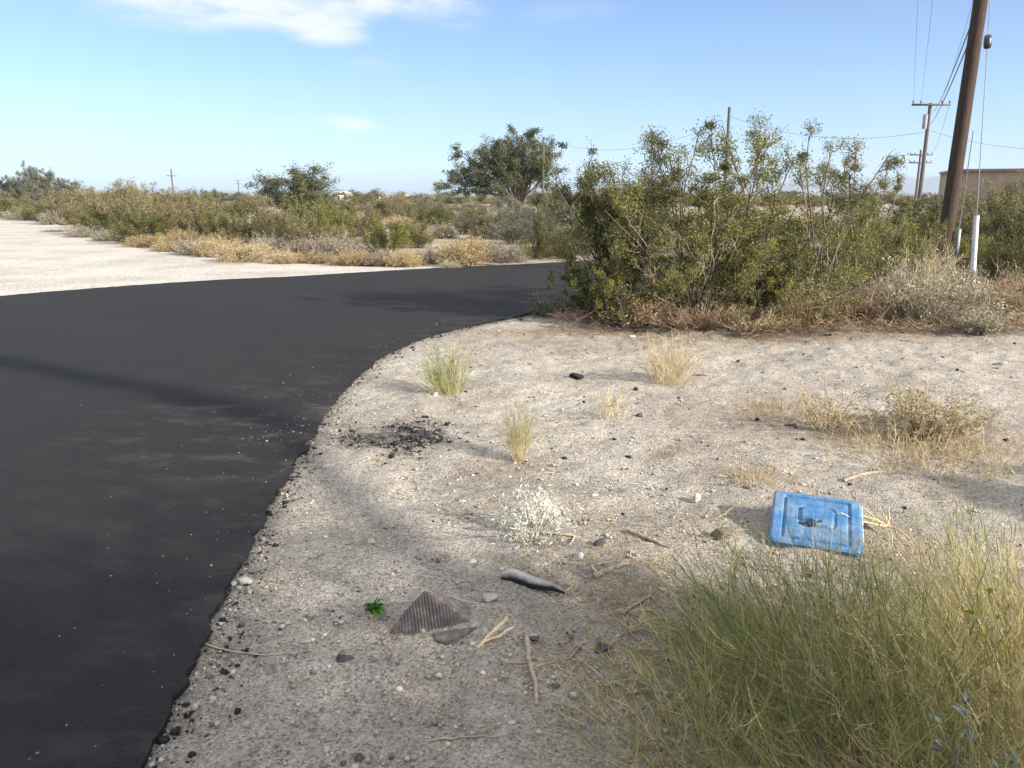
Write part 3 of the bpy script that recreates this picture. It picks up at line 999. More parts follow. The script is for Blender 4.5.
verge_tuft('yellow-green bushy tuft beside the curve of the asphalt', 450, 392, 338, 58, 301, 210, (0.50, 0.16), fork=5, tilt=0.8, base=0.32, wob=0.2, grad=0.3, w=0.0045, tb=(-0.35, 0.1))
verge_tuft('upright green tuft with orange-tan stems, right of the black crumb patch', 519, 455, 384, 50, 302, 130, (0.52, 0.16), fork=6, tilt=0.7, base=0.3, wob=0.19, grad=0.55, w=0.0045, tb=(-0.1, 0))
verge_tuft('thin straw tuft of spiky dead stems just right of the upright green tuft', 612, 416, 380, 46, 303, 34, (0.75, 0.2), 'straw', 'dry_tuft', fork=5, tilt=0.8, base=0.4, w=0.006, wob=0.24)
verge_tuft('pale fan-shaped straw tuft in front of the creosote thicket', 668, 378, 326, 62, 304, 170, (0.8, 0.2), 'straw', 'dry_tuft', fork=5, tilt=0.9, base=0.4, w=0.006, wob=0.22)
verge_tuft('flat orange straw patch of dead grass behind the blue lid', 754, 482, 462, 52, 305, 130, (0.35, 0.25), 'golden', 'dry_tuft', fork=2, tilt=1.35, base=0.5, w=0.004)
verge_tuft('small brown withered sprig at the left foot of the ridged fragment', 404, 637, 622, 34, 307, 26, (0.2, 0.2), 'rust', 'dry_sprig', fork=4, tilt=1.1, base=0.5, w=0.003, wob=0.3)
verge_tuft('tiny orange straw patch between the pale white stone and the dead twig bush', 671, 458, 447, 26, 306, 45, (0.4, 0.25), 'golden', 'dry_tuft', fork=1, tilt=1.35, base=0.5, w=0.004)


def verge_brush(label, px, by, top, wpx, seed, mk, leafm='pale', name='dry_shrub', **kw):
    H, Y = px_h(px, by, top)
    Wd = wpx / F * Y
    bs = brush(seed, H, Wd, **kw)
    fit(bs, H, Wd)
    x, y = at_px(px, by)
    return plant(name, label, 'dry shrub', x, y, bs, (M[mk], M[leafm]), ('twigs', 'dry_leaves'))


verge_brush('white-leaved dying brittle shrub in the middle of the sandy verge', 532, 530, 478, 84, 401, 'pale', leafm='pale', nst=28, nf=4, nt=3, rad=0.003, leaves=1000, ls=0.022, tilt=1.3, bend=0.1, wob=0.2, asp=0.22)
verge_brush('open bare tan twig bush on the dirt behind the blue lid', 822, 428, 374, 68, 402, 'straw', nst=16, nf=5, nt=3, rad=0.0034, leaves=130, ls=0.013, tilt=0.75)
verge_brush('wide pale greenish dry bush with straw skirt, right of the bare twig bush', 928, 432, 384, 110, 403, 'straw', leafm='paletan', nst=70, nf=4, nt=3, rad=0.003, leaves=3200, ls=0.017, tilt=1.2)
verge_tuft('mat of golden straw spilling from under the wide pale greenish bush', 912, 452, 414, 185, 404, 620, (0.45, 0.24), 'golden', 'dry_tuft', fork=4, tilt=1.4, base=0.5, w=0.0045, wob=0.26, bend=(0, 0, -0.5))
verge_tuft('brown flattened straw mat left of the bare twig bush', 778, 416, 392, 95, 405, 200, (0.25, 0.2), 'golden', 'dry_tuft', fork=4, tilt=1.4, base=0.6, w=0.0045, wob=0.26, bend=(0, 0, -0.5))

# the big wiry grass mass nearest the camera
def clump(label, x, y, H, Wd, seed, n, tint, w=0.0028, **kw):
    b = tuft(seed, H, Wd, n, w, tint=tint, **kw)
    # last year's stalks, bent and broken among the live stems, and thatch at the foot
    for q in (tuft(seed + 50, H * 0.85, Wd, n // 6, w * 1.15, tilt=0.9, base=0.45, tint=(0.93, 0.1), wob=0.30, bend=(0, 0, -0.7), fork=1, tb=(-0.2, 0)),
              tuft(seed + 51, H * 0.45, Wd, n // 4, w * 1.1, tilt=1.45, base=0.5, tint=(0.85, 0.15), wob=0.25, bend=(0, 0, -0.4), fork=1)):
        b.f += [f + b.n for f in q.f]
        b.v += q.v
        b.t += q.t
        b.n += q.n
    return single('wiry_grass_clump', label, 'grass clump', x, y, b, M['grassmix'], group='wiry grass clumps nearest the camera')


LEAN = (-0.35, 0.05)
clump('big dull green wiry clump in front of the blue lid', 1.00, 2.33, 0.44, 1.0, 501, 640, (0.38, 0.22), 0.0042, tilt=0.85, base=0.4, fork=4, tb=LEAN, wob=0.11, grad=0.3)
clump('tan brown wiry clump, straw stems leaning left, right of the big green one', 1.58, 2.25, 0.50, 0.9, 502, 600, (0.55, 0.24), 0.0042, tilt=0.65, base=0.42, fork=4, tb=LEAN, wob=0.1)
clump('sparse yellow-green wiry clump behind the tan one, right of the blue lid', 1.92, 2.70, 0.44, 0.85, 503, 200, (0.48, 0.2), 0.0042, tilt=0.75, base=0.42, fork=4, tb=(-0.1, 0), wob=0.11, grad=0.3)
clump('darker green low clump at the left end of the grass, before the forked sticks', 0.52, 2.0, 0.28, 0.7, 504, 190, (0.36, 0.22), 0.0038, tilt=0.9, base=0.45, fork=4, tb=(-0.15, 0), wob=0.11, grad=0.3)
clump('green wiry clump filling the bottom of the grass mass', 0.92, 1.78, 0.38, 0.95, 505, 460, (0.40, 0.22), 0.0034, tilt=0.8, base=0.45, fork=4, tb=LEAN, wob=0.11, grad=0.25)
clump('brown and green wiry clump at the bottom right, above the silvery leaves', 1.38, 1.80, 0.40, 0.8, 506, 400, (0.62, 0.22), 0.0034, tilt=0.7, base=0.45, fork=4, tb=LEAN, wob=0.11)


def leaf_blade(b, o, d, ln, wd, rng, tint, fold=0.15, droop=0.3):
    """one pointed leaf of 4 segments with a midrib fold"""
    d = unit(np.array(d, float))
    s = unit(np.cross(d, np.array([0, 0, 1.0]) + rng.normal(size=3) * 0.3))
    n = np.cross(s, d)
    V, Fc = [], []
    prof = [0.15, 0.8, 1.0, 0.65, 0.05]
    for i, p in enumerate(prof):
        t = i / 4
        c = np.array(o) + d * ln * t + np.array([0, 0, -1]) * droop * ln * t * t
        V += [c - s * wd * p / 2 + n * fold * wd * p, c, c + s * wd * p / 2 + n * fold * wd * p]
    for i in range(4):
        a = i * 3
        Fc += [(a, a + 1, a + 4, a + 3), (a + 1, a + 2, a + 5, a + 4)]
    b.add(V, Fc, tint)


def rosette(seed, n, ln, wd, up=0.6, h=0.0):
    rng = np.random.default_rng(seed)
    b = MB()
    for i in range(n):
        a = rng.uniform(0, TAU)
        e = rng.uniform(0.1, 1.2) * up
        o = np.array([0, 0, rng.uniform(0, h)]) + np.array([math.cos(a), math.sin(a), 0]) * 0.006
        leaf_blade(b, o, (math.cos(a) * math.cos(e), math.sin(a) * math.cos(e), math.sin(e)), ln * rng.uniform(0.6, 1.2), wd * rng.uniform(0.7, 1.2), rng, rng.uniform(0, 1))
    return b


x, y = at_px(373, 617)
single('weed_sprout', 'small bright green leafy weed beside the ridged brown fragment', 'weed', x, y, rosette(601, 22, 0.055, 0.028, 1.3, 0.045), M['sprout'])


def leafy_sprig(seed, H, n):
    rng = np.random.default_rng(seed)
    st, lf = MB(), MB()
    o, d, _ = fan(6, 0.05, 0.4, rng)
    P = grow(o, d, H * rng.uniform(0.6, 1.05, 6), 7, rng, 0.1)
    st.tubes(P, np.linspace(0.004, 0.002, 7), 4, 0.4)
    o, d, i, t = spawn(P, n // 6, 0.45, 1.0, 0.9, rng)
    for k in range(len(o)):
        leaf_blade(lf, o[k], d[k], rng.uniform(0.02, 0.036), rng.uniform(0.010, 0.018), rng, rng.uniform(0, 1))
    return st, lf


plant('yellow_weed', 'yellow and green leafy weed rising through the grass at the picture edge', 'weed', 1.50, 2.02, leafy_sprig(611, 0.56, 66), (M['grassmix'], M['yellowleaf']))
b1, b2 = MB(), MB()
rng = np.random.default_rng(615)
o, d, _ = fan(9, 0.06, 0.9, rng)
P = grow(o, d, 0.36 * rng.uniform(0.6, 1.05, 9), 6, rng, 0.1)
b1.tubes(P, np.linspace(0.004, 0.002, 6), 4, 0.5)
o, d, i, t = spawn(P, 20, 0.2, 1.0, 0.8, rng)
for k in range(len(o)):
    leaf_blade(b2, o[k], d[k], rng.uniform(0.03, 0.055), rng.uniform(0.011, 0.018), rng, rng.uniform(0, 1))
plant('silver_leaf_weed', 'silvery blue-green leafy plant in the bottom right corner', 'weed', 1.22, 1.60, (b1, b2), (M['grassmix'], M['silver']))

# ------------------------------------------------------------------ the blue lid
def blue_mat():
    m, nt, out = mat('faded_blue_plastic')
    tc = N(nt, 'ShaderNodeTexCoord')
    n = N(nt, 'ShaderNodeTexNoise')
    n.inputs['Scale'].default_value, n.inputs['Detail'].default_value, n.inputs['Roughness'].default_value = 11, 9, 0.75
    L(nt, tc.outputs['Object'], n.inputs[0])
    rp = ramp(nt, [(0.3, (0.024, 0.098, 0.215)), (0.52, (0.042, 0.145, 0.30)), (0.68, (0.10, 0.225, 0.37)), (0.82, (0.28, 0.35, 0.39))])
    L(nt, n.outputs[0], rp.inputs[0])
    n2 = N(nt, 'ShaderNodeTexNoise')
    mp = N(nt, 'ShaderNodeMapping')
    mp.inputs['Scale'].default_value = (60, 9, 9)
    mp.inputs['Rotation'].default_value = (0, 0, 0.6)
    L(nt, tc.outputs['Object'], mp.inputs[0])
    L(nt, mp.outputs[0], n2.inputs[0])
    n2.inputs['Scale'].default_value, n2.inputs['Detail'].default_value = 1, 4
    sc = ramp(nt, [(0.62, (0, 0, 0)), (0.72, (1, 1, 1))])
    L(nt, n2.outputs[0], sc.inputs[0])
    col = mixc(nt, math_n(nt, 'MULTIPLY', sc.outputs[0], 0.3), rp.outputs[0], (0.5, 0.52, 0.5))
    n4 = N(nt, 'ShaderNodeTexNoise')
    n4.inputs['Scale'].default_value, n4.inputs['Detail'].default_value, n4.inputs['Roughness'].default_value = 5, 10, 0.8
    L(nt, tc.outputs['Object'], n4.inputs[0])
    du = ramp(nt, [(0.46, (0, 0, 0)), (0.72, (1, 1, 1))])
    L(nt, n4.outputs[0], du.inputs[0])
    col = mixc(nt, math_n(nt, 'MULTIPLY', du.outputs[0], 0.6), col, (0.30, 0.28, 0.24))
    p = N(nt, 'ShaderNodeBsdfPrincipled')
    p.inputs['Roughness'].default_value = 0.5
    p.inputs['Specular IOR Level'].default_value = 0.35
    L(nt, col, p.inputs['Base Color'])
    b = N(nt, 'ShaderNodeBump')
    b.inputs['Strength'].default_value, b.inputs['Distance'].default_value = 0.3, 0.004
    L(nt, n.outputs[0], b.inputs['Height'])
    L(nt, b.outputs[0], p.inputs['Normal'])
    L(nt, p.outputs[0], out.inputs[0])
    return m


def rrect(px, py, hx, hy, r):
    """signed distance to a rounded rectangle"""
    qx, qy = np.abs(px) - hx + r, np.abs(py) - hy + r
    return np.hypot(np.maximum(qx, 0), np.maximum(qy, 0)) + np.minimum(np.maximum(qx, qy), 0) - r


def build_lid():
    import mathutils
    bl = np.array([LID_BL[0], LID_BL[1], 0.03])
    br = np.array([LID_BR[0], LID_BR[1], 0.022])
    tl = LID_TL
    ex = br - bl
    lx = np.linalg.norm(ex)
    ex /= lx
    lx *= 1.09
    ey = tl - bl
    ey = ey - ex * (ey @ ex) * 0.72
    ly = np.linalg.norm(ey)
    ey /= ly
    ey = unit(ey - ex * (ey @ ex))
    ez = np.cross(ex, ey)
    root = thing('utility_box_lid', 'faded blue square plastic box lid lying tilted on the dirt behind the grass', 'lid')
    c = bl + ex * lx / 2 + ey * ly / 2
    root.matrix_world = mathutils.Matrix([[ex[0], ey[0], ez[0], c[0]], [ex[1], ey[1], ez[1], c[1]], [ex[2], ey[2], ez[2], c[2]], [0, 0, 0, 1]])
    n = 150
    hx, hy, th = lx / 2, ly / 2, 0.034
    gx, gy = np.meshgrid(np.linspace(-1, 1, n), np.linspace(-1, 1, n))
    # rounded outline: push the corner points in
    X, Y = gx * hx, gy * hy
    rc = 0.03
    qx, qy = np.maximum(np.abs(X) - (hx - rc), 0), np.maximum(np.abs(Y) - (hy - rc), 0)
    q = np.hypot(qx, qy)
    m_ = np.maximum(qx, qy)
    k = np.where(q > 1e-9, m_ / np.maximum(q, 1e-9), 1)
    X = np.sign(X) * (np.minimum(np.abs(X), hx - rc) + qx * k)
    Y = np.sign(Y) * (np.minimum(np.abs(Y), hy - rc) + qy * k)
    edge = rrect(X, Y, hx, hy, rc)
    Z = -0.008 * sstep(-0.012, 0.0, edge)
    d1 = rrect(X, Y, hx * 0.72, hy * 0.80, 0.008)
    gap = 1 - sstep(0.42, 0.5, np.abs(Y / hy - 0.9)) * 0
    Z -= 0.011 * np.exp(-(d1 / 0.006) ** 2) * gap
    d2 = rrect(X - 0.004, Y - hy * 0.10, hx * 0.36, hy * 0.36, 0.03)
    Z += 0.009 * (1 - sstep(-0.007, 0.003, d2))
    Z -= 0.007 * np.exp(-((d2 - 0.007) / 0.005) ** 2)
    hx0, hy0 = -hx * 0.20, -hy * 0.17
    dh = np.hypot((X - hx0) / 0.044, (Y - hy0) / 0.024) - 1
    dh2 = np.hypot((X - hx0 - 0.05) / 0.014, (Y - hy0 - 0.012) / 0.009) - 1
    hole = np.minimum(dh, dh2)
    Z -= 0.026 * (1 - sstep(-0.25, 0.1, hole))
    Z += 0.0015 * (vnoise(X * 90, Y * 90, 9) - 0.5)
    V = np.stack([X.ravel(), Y.ravel(), Z.ravel()], 1)
    b = MB()
    b.add(V, grid_faces(n, n))
    ring = np.concatenate([np.arange(n), np.arange(1, n) * n + n - 1, (n - 1) * n + np.arange(n - 2, -1, -1), np.arange(n - 2, 0, -1) * n])
    o = V[ring]
    lo = o.copy()
    lo[:, 2] = -th
    kk = len(ring)
    b.add(np.vstack([o, lo]), [((i + 1) % kk, i, i + kk, (i + 1) % kk + kk) for i in range(kk)])
    link('panel', b.mesh('panel', blue_mat(), False), root)
    # dark discs painting the shade down in the pry hole
    h = MB()
    th_ = np.linspace(0, TAU, 24, endpoint=False)
    for (cx_, cy_, ax, ay, zz) in ((hx0, hy0, 0.045, 0.025, -0.014), (hx0 + 0.05, hy0 + 0.012, 0.0135, 0.0085, -0.014)):
        vv = [(cx_ + ax * math.cos(t), cy_ + ay * math.sin(t), zz) for t in th_] + [(cx_, cy_, zz - 0.003)]
        h.add(vv, [(i, (i + 1) % 24, 24) for i in range(24)])
    link('pry_hole', h.mesh('pry_hole', M['hole_shade']), root)
    # pale border on the side edge
    rim = MB()
    rim.box((hx + 0.001, -hy + 0.03, -th + 0.004), (hx + 0.004, hy - 0.03, -0.009))
    link('edge_strip', rim.mesh('edge_strip', M['white']), root)


build_lid()

# ------------------------------------------------------------------ loose objects on the verge
def stick(label, pts, r0, r1, forks=(), mk='deadstick', name='dead_stick', zs=None, seed=0, lift=0.0):
    """pts: pixels along the stick (lying on the ground) -> a tapered wobbly branch with side forks"""
    rng = np.random.default_rng(seed + 700)
    root_xy = G(*pts[0])
    b = MB()

    def line(pp, a, c, z0=0.0, zend=0.0):
        q = np.array([G(*p) for p in pp])
        t = np.linspace(0, len(q) - 1, 14)
        i = np.minimum(t.astype(int), len(q) - 2)
        w = (t - i)[:, None]
        xy = q[i] * (1 - w) + q[i + 1] * w
        xy = xy + rng.normal(size=xy.shape) * 0.0035
        rr = np.linspace(a, c, 14)
        z = gh(xy[:, 0], xy[:, 1]) + rr * 0.45 + np.abs(rng.normal(size=14)) * 0.002 + np.linspace(z0, zend, 14)
        P = np.column_stack([xy - root_xy, z])
        b.tubes(P, rr, 6, 0.5, cap=True)

    line(pts, r0, r1, lift, lift)
    for fk in forks:
        line(fk, r0 * 0.6, r1 * 0.7, lift, lift + 0.015)
    o = link(name, b.mesh(name, M[mk], True), None, (root_xy[0], root_xy[1], 0))
    return tag(o, label, 'stick')


stick('grey weathered stick, straight, below the black rubber strip', [(525, 642), (529, 665), (538, 708)], 0.010, 0.007, seed=1)
stick('pale yellow forked stick right of the ridged brown fragment', [(507, 626), (494, 640), (478, 655)], 0.008, 0.006, [[(482, 651), (500, 646), (512, 640)]], 'palestick', seed=2)
stick('long dark brown stick lying beside the dark brown stone, near the white stone', [(628, 528), (650, 540), (678, 553)], 0.011, 0.006, seed=3)
stick('thin crooked brown stick between the black stone and the grass', [(584, 643), (570, 662), (552, 672), (500, 668)], 0.004, 0.003, [[(570, 662), (582, 668)]], seed=4)
stick('grey bent twig beside the grass, above the black stone', [(622, 612), (650, 597), (655, 575)], 0.006, 0.004, [[(650, 597), (668, 612)]], seed=5)
stick('short broken brown branch by the small dark lump, right of the rubber strip', [(594, 578), (612, 572), (628, 568)], 0.012, 0.009, [[(598, 577), (590, 568)]], seed=6)
stick('thin dark root lying from the asphalt edge across the dirt', [(196, 641), (220, 650), (262, 657), (285, 655), (312, 652)], 0.004, 0.003, seed=7)
stick('pale thin bare branch fallen under the white-leaved shrub', [(508, 533), (540, 530), (575, 536), (588, 541)], 0.007, 0.003, [[(530, 532), (548, 548)], [(540, 530), (552, 522)], [(575, 536), (570, 548)]], 'palestick', seed=8)
stick('short dark stick flat on the dirt, right of the pale straw tuft', [(695, 373), (706, 374), (716, 374)], 0.012, 0.010, seed=9)
stick('pale straw-like branch lying on the golden straw mat', [(842, 424), (870, 418), (905, 424)], 0.005, 0.003, [[(870, 418), (884, 410)]], 'palestick', seed=10)
stick('dead stem on the bare dirt at the bottom, left of the grass', [(425, 744), (470, 742), (522, 748)], 0.004, 0.003, [[(470, 742), (500, 735)]], seed=11)
stick('dark bark-like stick on the dirt right of the golden straw mat', [(845, 480), (868, 474), (886, 469)], 0.012, 0.008, seed=12)
stick('brown dry root among the twigs left of the grass', [(602, 612), (622, 622), (640, 640)], 0.005, 0.003, [[(622, 622), (634, 612)]], seed=13)


def bleached_branch():
    rng = np.random.default_rng(77)
    x, y = at_px(886, 532)
    b = MB()
    O = np.array([[0, 0, 0.03]])
    P = grow(O, [[-0.75, 0.1, 0.25]], [0.28], 9, rng, 0.12, (0, 0, -0.35))
    b.tubes(P, np.linspace(0.007, 0.003, 9), 6, 0.5, True)
    for d, ln in (((-0.8, 0.45, 0.35), 0.30), ((-0.9, -0.25, 0.25), 0.26), ((-0.55, 0.6, 0.3), 0.22), ((0.3, 0.2, 0.35), 0.10), ((0.5, -0.6, 0.0), 0.2), ((0.1, 0.4, 0.5), 0.08)):
        Q = grow(O, [d], [ln], 9, rng, 0.13, (0, 0, -0.3))
        b.tubes(Q, np.linspace(0.0055, 0.002, 9), 6, 0.5, True)
    single('dead_branch', 'bleached spiky dead branch leaning against the right side of the blue lid', 'branch', x, y, b, M['palestick'], smooth=True)


bleached_branch()


def stone(label, px, py, wpx, seed, mk, flat=0.6, name='stone', cat='stone', angular=0.3):
    import bmesh
    rng = np.random.default_rng(seed)
    bm = bmesh.new()
    bmesh.ops.create_icosphere(bm, subdivisions=3, radius=1)
    v = np.array([q.co[:] for q in bm.verts])
    # chip flat faces off a ball
    for _ in range(13):
        n = unit(rng.normal(size=3))
        h = rng.uniform(0.42, 0.8)
        dd = v @ n
        v = v - np.outer(np.maximum(dd - h, 0) * 0.97, n)
    v *= 1 + angular * 0.12 * rng.normal(size=(len(v), 1))
    f = np.array([[q.index for q in k.verts] for k in bm.faces])
    bm.free()
    d = ray(px, py)
    g = G(px, py)
    dist = math.hypot(g[1] * math.cos(PITCH) + EYE * math.sin(PITCH), 0)
    r = wpx / F * dist / 2 / 0.92
    b = MB()
    b.add(v * np.array([r, r * rng.uniform(0.7, 1.0), r * flat]), f)
    return single(name, label, cat, g[0], g[1], b, M[mk], rng.uniform(0, 0.6), z=gz(*g) + r * flat * 0.35)


stone('chalk white flat stone on the asphalt edge with a dark stone to its left', 244, 583, 19, 801, 'stone_white', 0.55)
stone('small dark stone touching the chalk white one at the asphalt edge', 234, 584, 10, 802, 'stone_gray', 0.6)
stone('white angular stone left of the blue lid', 696, 496, 15, 803, 'stone_white', 0.8)
stone('dark brown block-like stone at the left corner of the blue lid', 721, 537, 24, 804, 'stone_brown', 0.85)
stone('black angular stone near the grass, below the bent twig', 604, 648, 21, 805, 'stone_dark', 0.5)
stone('black flat stone beside the top end of the straight grey stick', 533, 646, 15, 806, 'stone_dark', 0.4)
stone('round grey stone between ridged fragment and black rubber strip', 490, 604, 17, 807, 'stone_gray', 0.7)
stone('pale flat stone below the pale forked stick', 481, 669, 15, 808, 'stone_gray', 0.45)
stone('rounded dark grey stone alone on the shaded dirt near the road', 343, 662, 22, 809, 'stone_dark', 0.5)
stone('white pointed stone on the sunlit sand above the ridged fragment', 371, 543, 13, 810, 'stone_white', 0.8)
stone('small white stone above the round grey stone', 472, 560, 9, 811, 'stone_white', 0.7)
stone('white stone right of the long pale fallen branch', 577, 558, 13, 812, 'stone_white', 0.7)
stone('small dark earthy lump right of the white-leaved shrub', 600, 545, 15, 813, 'stone_dark', 0.8)
stone('bright white pebble lying on the asphalt near its edge', 338, 392, 5, 814, 'stone_white', 0.6)
stone('pale stone beside the yellow-green tuft', 435, 396, 9, 815, 'stone_white', 0.7)
stone('pale flat stone in the straw in front of the wide pale greenish bush', 943, 462, 12, 816, 'stone_white', 0.5)
stone('pale stone half sunk in the shaded dirt near the thin dark root', 306, 642, 13, 817, 'stone_gray', 0.35)
stone('small dark stone low in the shaded foreground dirt', 358, 763, 16, 818, 'stone_dark', 0.5)
stone('white stone at the foot of the whitish low dry shrub', 978, 327, 14, 819, 'stone_white', 0.7)
stone('white stone on the far dirt before the rusty litter', 632, 336, 8, 820, 'stone_white', 0.6)
stone('grey white stone on the dirt at the right picture edge', 1003, 364, 14, 821, 'stone_white', 0.5)
stone('tiny white stone left of the white-leaved shrub', 462, 500, 9, 822, 'stone_white', 0.6)
stone('flat white stone on the sand right of the white-leaved shrub', 595, 493, 8, 823, 'stone_white', 0.6)
stone('black lump of tar on the dirt left of the pale straw tuft', 577, 375, 15, 824, 'asphalt_lump', 0.6, 'asphalt_lump', 'lump')
stone('dark earthy lump between the two straw tufts', 636, 386, 8, 825, 'stone_dark', 0.8)
stone('dark pellet-like lump right of the spiky dead tuft', 639, 412, 9, 826, 'stone_dark', 0.6)
stone('dark lump on the dirt before the bare twig bush', 792, 426, 14, 827, 'stone_dark', 0.5)


def ridged_fragment():
    """half-buried piece of ribbed brown rubber folded to a low tent"""
    A = W(424, 591, G(424, 636)[1] + 0.115)
    Lc, Bc, Rc, Tc = G(385, 638), G(432, 637), G(479, 634), G(468, 606)
    base = np.array([Lc, Lc * 0.45 + Bc * 0.55 + np.array([0.01, -0.015]), Bc, Bc * 0.5 + Rc * 0.5 + np.array([0, -0.012]), Rc, Rc * 0.35 + Tc * 0.65 + np.array([0.02, 0]), Tc])
    nu, nv = 150, 40
    t = np.linspace(0, len(base) - 1, nu)
    i = np.minimum(t.astype(int), len(base) - 2)
    w = (t - i)[:, None]
    w = w * w * (3 - 2 * w) * 0.3 + w * 0.7
    bx = base[i] * (1 - w) + base[i + 1] * w
    org = np.array([bx[nu // 2, 0], bx[nu // 2, 1]])
    v = np.linspace(0.02, 1, nv)
    bz = gh(bx[:, 0], bx[:, 1]) - 0.012
    P = np.empty((nv, nu, 3))
    for k, vv in enumerate(v):
        P[k, :, 0] = A[0] * (1 - vv) + bx[:, 0] * vv
        P[k, :, 1] = A[1] * (1 - vv) + bx[:, 1] * vv
        P[k, :, 2] = A[2] * (1 - vv) + bz * vv + 0.010 * math.sin(math.pi * vv)
    u = np.linspace(0, 1, nu)
    # ribs run up the face, evenly spaced across it
    across = P[:, :, 0] * 0.96 + P[:, :, 1] * 0.25
    rib = np.sin(across * TAU / 0.0115)
    fade = (1 - sstep(0.60, 0.72, u))[None]
    P[:, :, 2] += 0.0026 * rib * fade
    P[:, :, 1] -= 0.0022 * rib * fade
    P[:, :, :2] -= org
    b = MB()
    b.add(P.reshape(-1, 3), grid_faces(nu, nv)[:, ::-1])
    m, nt, out = mat('dusty_brown_rubber')
    geo = N(nt, 'ShaderNodeTexCoord')
    n = N(nt, 'ShaderNodeTexNoise')
    n.inputs['Scale'].default_value, n.inputs['Detail'].default_value, n.inputs['Roughness'].default_value = 22, 9, 0.75
    L(nt, geo.outputs['Object'], n.inputs[0])
    rp = ramp(nt, [(0.32, (0.055, 0.047, 0.046)), (0.52, (0.10, 0.083, 0.078)), (0.7, (0.26, 0.22, 0.185))])
    L(nt, n.outputs[0], rp.inputs[0])
    p = N(nt, 'ShaderNodeBsdfPrincipled')
    p.inputs['Roughness'].default_value = 0.8
    L(nt, rp.outputs[0], p.inputs['Base Color'])
    L(nt, p.outputs[0], out.inputs[0])
    root = thing('rubber_fragment', 'ribbed brown rubber fragment half buried like a tent in the dirt', 'fragment', (org[0], org[1], 0))
    o = link('ribbed_sheet', b.mesh('ribbed_sheet', m, True), root)
    sm = o.modifiers.new('thick', 'SOLIDIFY')
    sm.thickness = 0.004
    # thin torn flap lying at its right foot
    fl = MB()
    q = np.array([G(433, 640), G(478, 636), G(463, 643), G(446, 649), G(437, 647)])
    z = gh(q[:, 0], q[:, 1])
    vt = np.column_stack([q - org, z + 0.012])
    vb = np.column_stack([q - org, z - 0.01])
    fl.add(np.vstack([vt, vb]), [(0, 4, 3), (0, 3, 2), (0, 2, 1)])
    fl.add(np.vstack([vt, vb]), [(i, (i + 1) % 5, (i + 1) % 5 + 5, i + 5) for i in range(5)])
    link('torn_flap', fl.mesh('torn_flap', m), root)


ridged_fragment()


def rubber_strip():
    px = [(501, 583), (512, 584), (526, 587), (540, 590), (552, 592), (565, 596)]
    q = np.array([G(*p) for p in px])
    t = np.linspace(0, 5, 40)
    i = np.minimum(t.astype(int), 4)
    w = (t - i)[:, None]
    c = q[i] * (1 - w) + q[i + 1] * w
    s = np.linspace(0, 1, 40)
    wid = 0.040 * np.sin(np.pi * np.clip(s * 0.9 + 0.08, 0, 1)) ** 0.7 * (1 - 0.35 * s)
    hgt = 0.062 * np.sin(np.pi * np.clip(s * 0.85 + 0.1, 0, 1)) ** 0.6 * (1 - 0.65 * s) * (1 + 0.15 * np.sin(s * 9)) + 0.006
    org = q[2]
    ring = np.linspace(0, TAU, 14, endpoint=False)
    V = np.empty((40, 14, 3))
    for k in range(40):
        V[k, :, 0] = c[k, 0] - org[0] + 0 * ring
        V[k, :, 1] = c[k, 1] - org[1] + wid[k] * np.cos(ring)
        V[k, :, 2] = hgt[k] * (0.5 + 0.5 * np.sin(ring))
    i0 = np.arange(39)[:, None] * 14 + np.arange(14)[None]
    i1 = np.arange(39)[:, None] * 14 + (np.arange(14)[None] + 1) % 14
    b = MB()
    b.add(V.reshape(-1, 3), np.stack([i0, i1, i1 + 14, i0 + 14], -1).reshape(-1, 4))
    b.add(np.vstack([V[0], V[0].mean(0)]), [(k, (k + 1) % 14, 14) for k in range(14)])
    b.add(np.vstack([V[-1], V[-1].mean(0)]), [((k + 1) % 14, k, 14) for k in range(14)])
    m, nt, out = mat('dusty_black_rubber')
    tc = N(nt, 'ShaderNodeTexCoord')
    n = N(nt, 'ShaderNodeTexNoise')
    n.inputs['Scale'].default_value, n.inputs['Detail'].default_value, n.inputs['Roughness'].default_value = 34, 8, 0.75
    L(nt, tc.outputs['Object'], n.inputs[0])
    sx_ = N(nt, 'ShaderNodeSeparateXYZ')
    L(nt, tc.outputs['Normal'], sx_.inputs[0])
    sx2 = N(nt, 'ShaderNodeSeparateXYZ')
    L(nt, tc.outputs['Object'], sx2.inputs[0])
    q = math_n(nt, 'ADD', math_n(nt, 'MULTIPLY', sx_.outputs[2], 0.75), math_n(nt, 'MULTIPLY', n.outputs[0], 0.9))
    q = math_n(nt, 'SUBTRACT', q, math_n(nt, 'MULTIPLY', math_n(nt, 'ADD', sx2.outputs[0], 0.1), 1.6))
    rp = ramp(nt, [(0.52, (0.014, 0.014, 0.015)), (0.80, (0.22, 0.205, 0.19)), (1.0, (0.36, 0.335, 0.30))])
    L(nt, q, rp.inputs[0])
    p = N(nt, 'ShaderNodeBsdfPrincipled')
    p.inputs['Roughness'].default_value = 0.75
    L(nt, rp.outputs[0], p.inputs['Base Color'])
    L(nt, p.outputs[0], out.inputs[0])
    o = link('rubber_strip', b.mesh('rubber_strip', m, True), None, (org[0], org[1], gz(*org) - 0.004))
    tag(o, 'curved black tyre rubber strip with dusty grey top lying on the dirt', 'rubber strip')


rubber_strip()

